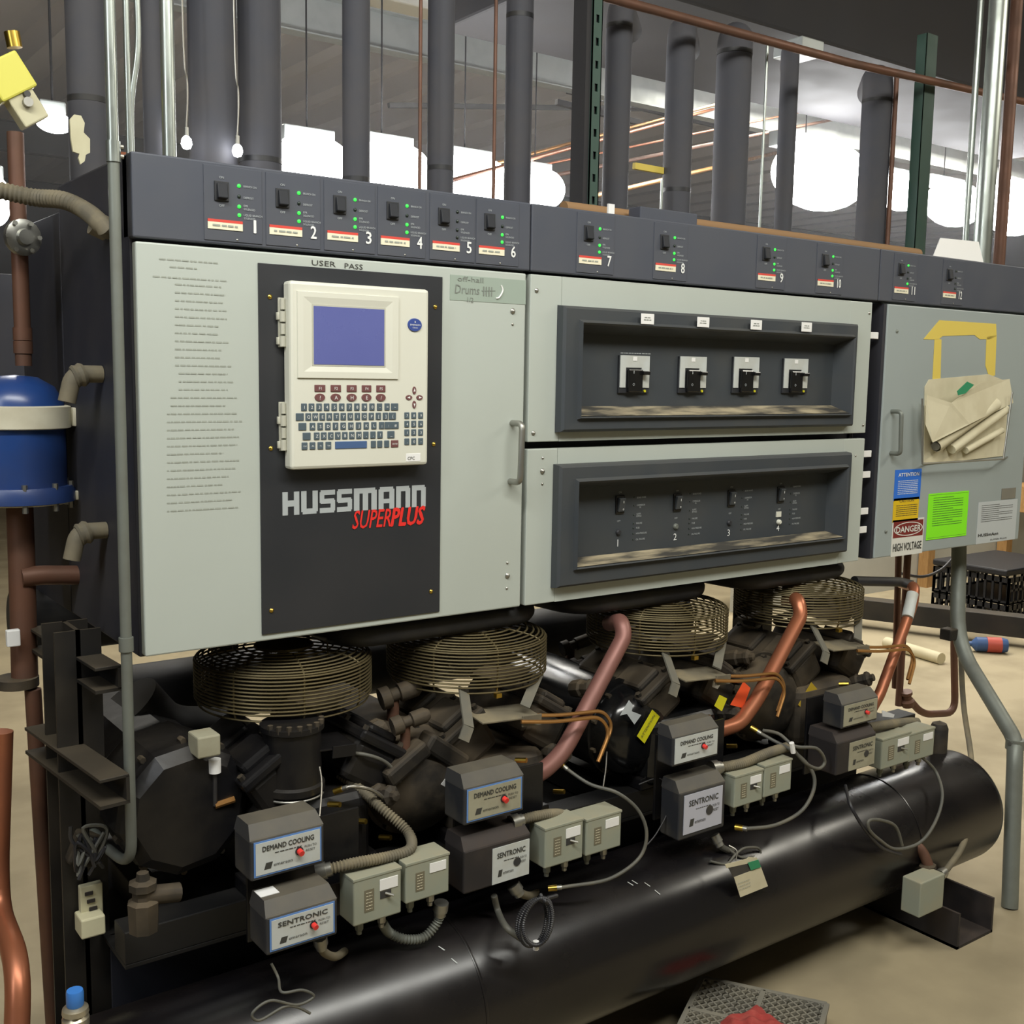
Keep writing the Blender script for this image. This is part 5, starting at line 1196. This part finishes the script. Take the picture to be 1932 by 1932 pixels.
# coil of cable
P = []
c = Y(1012, 1740, -.285)
for k in range(58):
    a_ = 2*math.pi*k/18; rr_ = .036+.0006*k*.2; P.append(c+V((math.cos(a_)*(.036+.005*math.sin(k*.31)), -.010*math.sin(k*.12), math.sin(a_)*(.046+.005*math.cos(k*.23)))))
g = thing('cable_coil', c, 'coiled black cable hanging over the tank below the second compressor', 'cable coil')
MB().corr(smooth([Y(1020, 1688, -.2)]+P+[Y(1050, 1690, -.2)], 3), .0036, .004, .0007, 8).build('coil', 'cable_black', g)
MB().cyl(c+V((.0, 0, -.055)), c+V((.0, 0, -.038)), .006, 8).build('cable_tie', 'label_white', g)
hose([Y(640, 1420, .0), Y(690, 1424, -.04), Y(730, 1440, -.04), Y(752, 1470, -.03), Y(762, 1500, .02)], .0038, 'cable_grey', 'capillary_hose', 'thin hose with brass end right of the first compressor cover', 'hose', 'thin hoses', ends=(0,))
hose([Y(636, 1492, -.06), Y(665, 1484, -.08), Y(700, 1490, -.08), Y(722, 1505, -.07), Y(722, 1520, -.05)], .0036, 'wire_silver', 'capillary_hose', 'silvery thin hose above the leftmost ribbed conduit', 'hose', 'thin hoses', ends=(0,))
hose([Y(1055, 1440, -.08), Y(1110, 1478, -.14), Y(1165, 1496, -.19), Y(1205, 1530, -.21), Y(1220, 1575, -.22), Y(1205, 1620, -.22), Y(1150, 1658, -.22), Y(1075, 1672, -.20), Y(1040, 1676, -.18)], .0038, 'cable_grey', 'capillary_hose', 'big thin hose loop around the pressure controls of the second compressor', 'hose', 'thin hoses', ends=(0, 1))
hose([Y(1420, 1375, -.10), Y(1455, 1395, -.14), Y(1500, 1420, -.19), Y(1532, 1455, -.21), Y(1535, 1490, -.22), Y(1512, 1530, -.22), Y(1465, 1556, -.22), Y(1415, 1563, -.21), Y(1392, 1561, -.19)], .0045, 'cable_grey', 'capillary_hose', 'grey hose loop right of the third compressor ending in a brass fitting', 'hose', 'thin hoses', ends=(0, 1))
hose([Y(1440, 1378, -.12), Y(1470, 1385, -.16), Y(1500, 1408, -.2), Y(1540, 1412, -.21), Y(1556, 1435, -.21), Y(1545, 1450, -.21), Y(1520, 1440, -.21), Y(1495, 1412, -.2)], .0042, 'cable_grey', 'capillary_hose', 'small tied hose loop right of the thick grey conduit', 'hose', 'thin hoses')
q = Y(1495, 1410, -.205); tag(MB().cyl(q+V((-.004, 0, .012)), q+V((.004, 0, -.014)), .006, 8).build('cable_tie', 'label_white'), 'white cable tie on the small hose loop', 'cable tie')
hose([Y(1735, 1425, -.19), Y(1765, 1455, -.2), Y(1778, 1500, -.25), Y(1765, 1550, -.275), Y(1735, 1590, -.285), Y(1690, 1602, -.285), Y(1660, 1585, -.285), Y(1640, 1565, -.285), Y(1640, 1548, -.285), Y(1665, 1548, -.285), Y(1690, 1560, -.285), Y(1702, 1595, -.285)], .0042, 'cable_grey', 'capillary_hose', 'large hose loop hanging over the right end of the tank', 'hose', 'thin hoses')
hose([Y(1595, 1482, -.2), Y(1605, 1520, -.25), Y(1632, 1565, -.275), Y(1665, 1600, -.285), Y(1700, 1612, -.285)], .0042, 'cable_black', 'capillary_hose', 'dark hose falling from the rightmost oil box to the hose loop', 'hose', 'thin hoses')
hose([Y(1205, 1480, -.1), Y(1248, 1470, -.12), Y(1262, 1520, -.15), Y(1240, 1570, -.17), Y(1215, 1600, -.17)], .0018, 'cable_black', 'thin_wire', 'thin dark wire between the second and third compressor boxes', 'wire', 'thin wires')
hose([Y(1145, 1418, -.1), Y(1143, 1450, -.11), Y(1138, 1485, -.12)], .0016, 'wire_silver', 'thin_wire', 'short bright wire hanging under the glossy motor end', 'wire', 'thin wires')
hose([Y(603, 1447, -.075), Y(607, 1480, -.1), Y(603, 1540, -.14)], .0016, 'wire_silver', 'thin_wire', 'bright wire in front of the first compressor cover', 'wire', 'thin wires')
P = [Y(512, 1818, -.22), Y(525, 1845, -.23), Y(532, 1872, -.27), Y(570, 1868, -.275), Y(592, 1880, -.275), Y(560, 1896, -.275), Y(510, 1888, -.275), Y(476, 1912, -.275), Y(490, 1925, -.275), Y(535, 1900, -.275), Y(560, 1900, -.275), Y(585, 1912, -.275)]
hose(P, .0024, 'cable_grey', 'tied_wire', 'bow of tied grey wire lying on the tank at the bottom left', 'wire', 'thin wires')
P = [Y(1372, 1600, -.18), Y(1400, 1618, -.2), Y(1432, 1612, -.2), Y(1430, 1600, -.2), Y(1405, 1600, -.2), Y(1388, 1612, -.2), Y(1370, 1630, -.2), Y(1340, 1625, -.19)]
hose(P, .003, 'cable_grey', 'tied_wire', 'tied grey wire above the hanging paper tag', 'wire', 'thin wires')
# paper tag
g = thing('paper_tag', Y(1388, 1622, -.25), 'cream paper tag with green tape hanging over the tank', 'tag')
MB().slab(quad_y([(1385, 1655), (1436, 1636), (1449, 1672), (1397, 1693)], -.262), (0, .001, 0)).build('card', 'paper', g)
MB().slab(quad_y([(1368, 1631), (1410, 1620), (1412, 1617), (1428, 1618), (1431, 1625), (1371, 1638)], -.262), (0, .001, 0)).build('top_strip', 'paper', g)
MB().slab(quad_y([(1411, 1628), (1431, 1622), (1436, 1636), (1417, 1642)], -.264), (0, .001, 0)).build('green_tape', 'tape_green', g)
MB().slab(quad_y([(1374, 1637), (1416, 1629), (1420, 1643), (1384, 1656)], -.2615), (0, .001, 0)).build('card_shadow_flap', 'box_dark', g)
t = flatmb(); P = Y(1392, 1668, -.2635); u_ = (Y(1440, 1650, -.2635)-P).normalized(); v_ = u_.cross(V((0, -1, 0))); v_ = v_ if v_.z > 0 else -v_
for k in range(3): t.marks(P-v_*.008*k+u_*.002*k, .04, .0014, random.Random(k), u_, v_)
t.build('print', 'faint_print', g)
MB().tube(smooth([Y(1375, 1595, -.24), Y(1390, 1605, -.255), Y(1388, 1624, -.262)], 5), .0015, 6).build('string', 'wire_silver', g)

# ---------------------------------------------------------------- copper discharge pipes
def cpipe(pts, w, m, label, fr=.04, k=0):
    r = rad(pts[len(pts)//2], w); g = thing('discharge_pipe', pts[-1], label, 'pipe', 'slanting copper discharge pipes')
    MB().tube(fillet(pts, fr, 10), r, 20).build('tube', m, g); return g
cpipe([Y(1150, 1176, .09), Y(1172, 1172, .0), Y(1178, 1200, -.02), Y(1062, 1420, -.08), Y(1018, 1462, -.09), Y(960, 1474, -.09)], 33, 'copper_pink', 'dull pinkish copper pipe slanting down to the second cooling box', .035)
cpipe([Y(1486, 1134, .09), Y(1505, 1130, .0), Y(1512, 1160, -.02), Y(1428, 1320, -.08), Y(1395, 1366, -.09), Y(1350, 1380, -.09)], 28, 'copper', 'bright copper pipe slanting down to the third cooling box', .03)
g = cpipe([Y(1700, 1100, .10), Y(1726, 1108, .0), Y(1722, 1140, -.02), Y(1660, 1310, -.06), Y(1640, 1345, -.06)], 20, 'copper', 'thinner copper pipe slanting down at the rightmost compressor', .02)
a, b = Y(1722, 1120, -.01), Y(1712, 1165, -.03); MB().cyl(a, b, .0165, 14).build('foil_wrap', 'label_grey', g)

# ---------------------------------------------------------------- right side piping
line([Y(1612, 1096, .05), Y(1700, 1098, .05), Y(1722, 1104, .02)], .014, 'insulation_dark', 'insulated_branch', 'black pipe stub right of the last fan', fr=.02)
line([V((Y(1693, 1060, .35).x, .35, ZB)), V((Y(1693, 1060, .35).x+.03, .35, .45))], .011, 'copper_old', 'copper_pipe', 'left vertical brown pipe below the right cabinet', fr=0, group='brown pipes below the right cabinet')
a = Y(1712, 1060, .30); line([V((a.x, .30, ZB)), V((a.x, .30, Y(1700, 1330, .3).z)), ], .012, 'copper_old', 'copper_pipe', 'right vertical brown pipe below the right cabinet', fr=0, group='brown pipes below the right cabinet')
line([Y(1714, 1318, .28), Y(1740, 1348, .28), Y(1802, 1345, .28), Y(1800, 1232, .28), Y(1800, 1205, .28)], .0125, 'copper_old', 'copper_trap', 'brown U shaped pipe trap standing before the floor at right', fr=.06)
q = Y(1712, 1322, .28); tag(MB().lathe([(.02, -.02), (.024, 0), (.015, .006), (.015, .02), (.02, .025), (.02, .035)], q, (-.3, 0, 1), 12).build('elbow_valve', 'copper_old'), 'brown elbow valve at the low end of the U shaped trap', 'valve')
# grey standing conduit with an offset
a = Y(1806, 1045, .22); P = [V((a.x, .22, ZB-.002)), V((a.x, .22, Y(1806, 1190, .22).z)), Y(1835, 1262, .16), Y(1908, 1380, -.12), Y(1922, 1440, -.2)]
f_ = Z(1905, 1712, 0); P = [V((a.x, .16, ZB)), Y(1808, 1200, .16), Y(1905, 1380, .0), V((f_.x+.005, -.05, .62)), V((f_.x, f_.y, 0.0))]
P = [Y(1808, 1040, -.0+.12), Y(1806, 1215, .06), Y(1915, 1395, -.2), Y(1915, 1430, -.22), V((f_.x, f_.y, 0.0))]
P[0].z = ZB; 
g = thing('standing_conduit', f_, 'thick grey conduit bending outward from the right cabinet down to the floor', 'conduit')
r = rad(P[-1], 30); MB().tube(fillet(P, .10, 10), r, 18).build('tube', 'conduit_dull', g)
q = P[2].lerp(P[3], .2); MB().cyl(q+V((0, 0, -.018)), q+V((0, 0, .012)), r*1.15, 16).build('coupling', 'conduit_dull', g)
for s_ in (-1, 1): MB().cyl(q, q+V((s_*.03, 0, .004)), .006, 8).build('coupling_screw', 'steel', g)
q = Y(1790, 1196, .07); tag(MB().box(q.x-.02, q.x+.02, .05, .09, q.z-.018, q.z+.018, .004).build('pipe_clamp', 'iron_dusty'), 'dark clamp on the left of the thick grey conduit', 'clamp')
hose([Y(1812, 1215, .10), Y(1818, 1330, .06), Y(1832, 1430, -.06), Y(1832, 1520, -.18), Y(1818, 1590, -.26), Y(1790, 1635, -.30), Y(1775, 1650, -.31)], .0085, 'dusty_conduit', 'flexible_conduit', 'long dusty hose running down in front of the tank dome to the grey valve box', 'conduit', None, ends=(1,))
hose([Y(1762, 1385, .0), Y(1776, 1405, -.02), Y(1780, 1450, -.05), Y(1778, 1480, -.06)], .0075, 'dusty_conduit', 'flexible_conduit', 'short brown bent tube behind the rightmost pressure control', 'conduit')
# float switch box at the tank's right end
a, b = Y(1716, 1658, -.33), Y(1780, 1727, -.33)
a = Y(1739, 1667, -.33); b = Y(1779, 1712, -.33)
g = thing('valve_box', ((a.x+b.x)/2, -.3, b.z), 'dented grey metal box hanging at the right end of the tank', 'box')
MB().box(a.x-.002, b.x, -.33, -.275, b.z, a.z, .003).build('case', 'control_grey', g)
c = Y(1752, 1650, -.28); MB().lathe([(.018, -.04), (.024, -.03), (.024, -.012), (.016, -.008), (.016, .012), (.022, .014), (.022, .026), (.012, .03)], c, (-.15, .1, 1), 8, smooth=False).build('valve_body', 'iron_dusty', g)
MB().tube(fillet([c+V((0, 0, .02)), c+V((-.01, .02, .07)), c+V((-.03, .09, .09))], .03), .014, 14).build('valve_neck', 'copper_old', g)
# relief fitting on the left end
c = Y(270, 1690, -.12); g = thing('relief_valve', c, 'dusty brass and iron valve left of the tank end', 'valve')
MB().lathe([(.024, -.06), (.026, -.01), (.018, -.004), (.018, .010), (.023, .012), (.023, .024), (.012, .028), (.010, .04), (0, .042)], c, (0, 0, 1), 8, smooth=False).build('body', 'iron_dusty', g)
MB().cyl(c, c+V((.06, 0, -.01)), .016, 12).build('outlet', 'iron_dusty', g)
# black pipe and valve shapes behind, left of the first compressor
line([Y(235, 1330, .35), Y(300, 1400, .35), Y(420, 1400, .35)], .075, 'insulation_dark', 'insulated_branch', 'thick black insulated bend left of the first compressor', fr=.12, seg=24, nfil=10)
for k, (px, py, y_, dx, r_, lb) in enumerate(((1060, 1225, .35, .10, .020, 'left of the pink pipe top'), (1075, 1262, .30, .09, .024, 'lower left of the pink pipe'), (1395, 1180, .3, .08, .026, 'between the third and fourth fans'), (718, 1320, .10, .08, .024, 'between the first and second fans'), (740, 1372, -.02, .07, .019, 'above the silvery thin hose'))):
    c = Y(px, py, y_); g = thing('shutoff_valve', c, 'dusty shutoff valve ' + lb, 'valve', 'dusty shutoff valves')
    ax = V((1, -.2, .25))
    MB().lathe([(r_, 0), (r_, .02), (r_*.6, .024), (r_*.6, .04), (r_*.85, .042), (r_*.85, dx), (r_*.5, dx+.01)], c, ax, 12).build('body', 'iron_dusty', g)
    MB().cyl(c+V((.03, 0, .0)), c+V((.03, 0, -.09)), r_*.55, 12).build('stem', 'copper_old', g)
for k, (p, q, y_, w_, lb) in enumerate((((726, 1470), (800, 1405), -.03, .045, 'dusty slanted casting right of the first compressor'), ((800, 1395), (870, 1440), -.02, .05, 'dusty slanted casting left of the second cooling box'))):
    a, b = Y(*p, y_), Y(*q, y_); tag(MB().bar(a, b, w_, w_*.8, bev=.008).build('casting', 'iron_dusty'), lb, 'casting')

# ---------------------------------------------------------------- floor things and the background
def zquad(pts, z=0): return [Z(px, py, z) for px, py in pts]
# grey lattice crate bottom right, red cloth on it
c0, c1, c3 = Z(1326, 1848, .0), Z(1560, 1900, .0), Z(1270, 1950, .0)
zt_ = .07
c0, c1, c3 = Z(1326, 1846, zt_), Z(1560, 1896, zt_), Z(1268, 1965, zt_)
ux, uy = (c1-c0), (c3-c0); uy = uy.normalized()*ux.length; W_ = ux.length; ux.normalize(); uy.normalize()
g = thing('plastic_crate', V((c0.x, c0.y, 0)), 'upturned grey lattice plastic crate at the bottom right', 'crate')
t = MB(); P = lambda u_, v_, z_=zt_: c0+ux*(u_*W_)+uy*(v_*W_)+V((0, 0, z_-zt_))
for a, b in (((0, 0), (1, 0)), ((0, 1), (1, 1)), ((0, 0), (0, 1)), ((1, 0), (1, 1)), ((0, .5), (1, .5)), ((.5, 0), (.5, 1))): t.bar(P(*a), P(*b), .012, .010, bev=.001)
t.build('rim', 'crate_grey', g); t = MB(); N = 12
for k in range(-N+1, N):
    u0, v0, u1, v1 = (k/N, 0, 1, 1-k/N) if k >= 0 else (0, -k/N, 1+k/N, 1)
    t.bar(P(u0, v0), P(u1, v1), .004, .006); t.bar(P(1-u0, v0), P(1-u1, v1), .004, .006)
t.build('lattice', 'crate_grey', g)
for a, b in (((0, 0), (1, 0)), ((1, 0), (1, 1)), ((0, 0), (0, 1))):
    A_, B_ = P(*a, zt_/2), P(*b, zt_/2); MB().bar(A_, B_, .004, zt_-.002).build('side_wall', 'crate_grey', g)
rr = random.Random(4); cc_ = Z(1420, 1935, zt_+.012); N = 22; vs = []; fs = []
for a_ in range(N):
    for b_ in range(N):
        u_, v_ = a_/(N-1)*2-1, b_/(N-1)*2-1; s_ = 1+.15*math.sin(5*u_+3*v_)
        h_ = max(0, (1-u_*u_)*(1-v_*v_))**.5*.022*(1+.5*math.sin(7*u_+2)*math.cos(6*v_))
        vs.append(cc_+V((u_*.075*s_, v_*.055*s_, h_-.010)))
for a_ in range(N-1):
    for b_ in range(N-1): k = a_*N+b_; fs.append([k, k+1, k+N+1, k+N])
tag(MB().add(vs, fs, True).build('red_cloth', 'cloth_red'), 'crumpled red rag lying on the lattice crate', 'rag')
# plywood sheet, plastic tube, black crates, bottle, posts, white partition
t = MB(); t.slab(zquad([(1008, 1192), (1052, 1166), (1102, 1172), (1098, 1272), (1040, 1262)], .012), (0, 0, -.011)); tag(t.build('plywood_sheet', 'plywood'), 'pale plywood sheet on the floor seen behind the second fan', 'board')
line([Z(1672, 1212, .03), Z(1776, 1243, .03)], .032, 'pvc', 'cardboard_tube', 'cream tube lying on the floor at the far right', fr=0)
a, b = Z(1826, 1180, 0), Z(1932, 1192, 0)
for k in range(2):
    zz = .0+.17*k; x0 = a.x; y0 = a.y
    g = thing('milk_crate', (x0+.3, y0, zz), ('lower', 'upper')[k]+' black milk crate of the stack at the far right', 'crate', 'black milk crates')
    t = MB(); H_ = .165
    for u_ in (0, .6):
        t.box(x0+u_, x0+u_+.012, y0-.25, y0+.25, zz, zz+.02); t.box(x0+u_, x0+u_+.012, y0-.25, y0+.25, zz+H_-.03, zz+H_)
    for v_ in (-.25, .25):
        t.box(x0, x0+.612, y0+v_, y0+v_+.012, zz, zz+.02); t.box(x0, x0+.612, y0+v_, y0+v_+.012, zz+H_-.03, zz+H_)
        for j in range(13): t.box(x0+.05*j, x0+.05*j+.014, y0+v_, y0+v_+.012, zz, zz+H_)
        t.box(x0, x0+.612, y0+v_, y0+v_+.012, zz+.08, zz+.095)
    for j in range(11):
        for u_ in (0, .6): t.box(x0+u_, x0+u_+.012, y0-.25+.05*j, y0-.236+.05*j, zz, zz+H_)
    t.box(x0, x0+.61, y0-.25, y0+.25, zz+.002, zz+.01); t.build('basket', 'crate_black', g)
t = MB().box(a.x-.02, a.x+.7, a.y-.24, a.y+.26, .345, .385, .01).build('tool_case', 'crate_black'); tag(t, 'flat black case on top of the milk crates', 'case')
g = thing('drink_bottle', Z(1850, 1216, 0), 'drink bottle with red label lying before the milk crates', 'bottle')
A_ = Z(1822, 1214, .045); B_ = Z(1900, 1218, .045); d_ = (B_-A_).normalized(); L_ = (B_-A_).length
MB().lathe([(.012, 0), (.014, .03), (.04, L_*.25), (.042, L_*.9), (.036, L_)], A_, d_, 18).build('bottle_body', 'blue_tool', g)
MB().cyl(A_+d_*L_*.5, A_+d_*L_*.85, .0435, 18).build('bottle_label', 'plastic_red', g)
q = Z(1735, 1128, 0); q2 = Z(1932, 1150, 0)
structure(MB().box(q.x-1.5, 13.9, q2.y+.9, q2.y+1.0, 0.0, 1.35), 'wall_partition', 'wall_light', 'pale low partition at the far right')
yy_ = q2.y+.85
for k, (px, lb) in enumerate(((1748, 'left'), (1893, 'right'))):
    p = Y(px, 1060, yy_); tag(MB().box(p.x-.04, p.x+.04, yy_-.04, yy_+.04, 0, 1.3).build('wood_stud', 'wood'), lb+' wooden stud before the pale partition', 'stud', 'wooden studs')
a, b = Z(1660, 1150, .12), Z(1790, 1165, .12); e = b-a
tag(MB().bar(a-e, b+e*1.5, .12, .12, bev=.004).build('floor_beam', 'post_black'), 'black steel beam low on the floor behind the right cabinet', 'beam')
p = Y(1915, 940, yy_-.2); tag(MB().box(p.x-.02, p.x+.5, yy_-.3, yy_-.1, p.z-.1, p.z+.1, .005).build('cardboard_box', 'wood'), 'brown box at the right picture edge beside the dark label', 'box')
hose([Y(1700, 1082, 1.6), Y(1740, 1088, 1.6), Y(1775, 1075, 1.6), Y(1800, 1050, 1.6)], .008, 'cable_black', 'hanging_cable', 'black cable sagging before the pale partition', 'cable')
# second rack seen through the gap at the far left
q = Y(60, 560, 2.4)
g = thing('distant_cabinet', (q.x, 2.4, 1.1), 'distant black switch panel with green lights seen past the copper riser', 'control cabinet')
k_ = dep(q)/F_PX
MB().box(q.x-.25, q.x+.06, 2.4, 2.8, q.z-.45, q.z+.075, .004).build('panel', 'cabinet_black', g)
for py in (547, 565, 571): p = Y(53, py, 2.398); MB().lathe([(.006, 0), (.004, .004), (0, .005)], p, (0, -1, 0), 10).build('indicator_light', 'led_green', g)
t = flatmb(); p = Y(66, 584, 2.398); t.text('14', p, .045, anchor='c')
for py in (546, 556, 562, 568): p = Y(57, py, 2.398); t.marks(p, .035, .004, random.Random(py))
t.build('print', 'white_print', g)
p = Y(51, 580, 2.398); MB().box(p.x-.03, p.x, 2.394, 2.399, p.z-.01, p.z+.012).build('label_strip', 'label_cream', g)
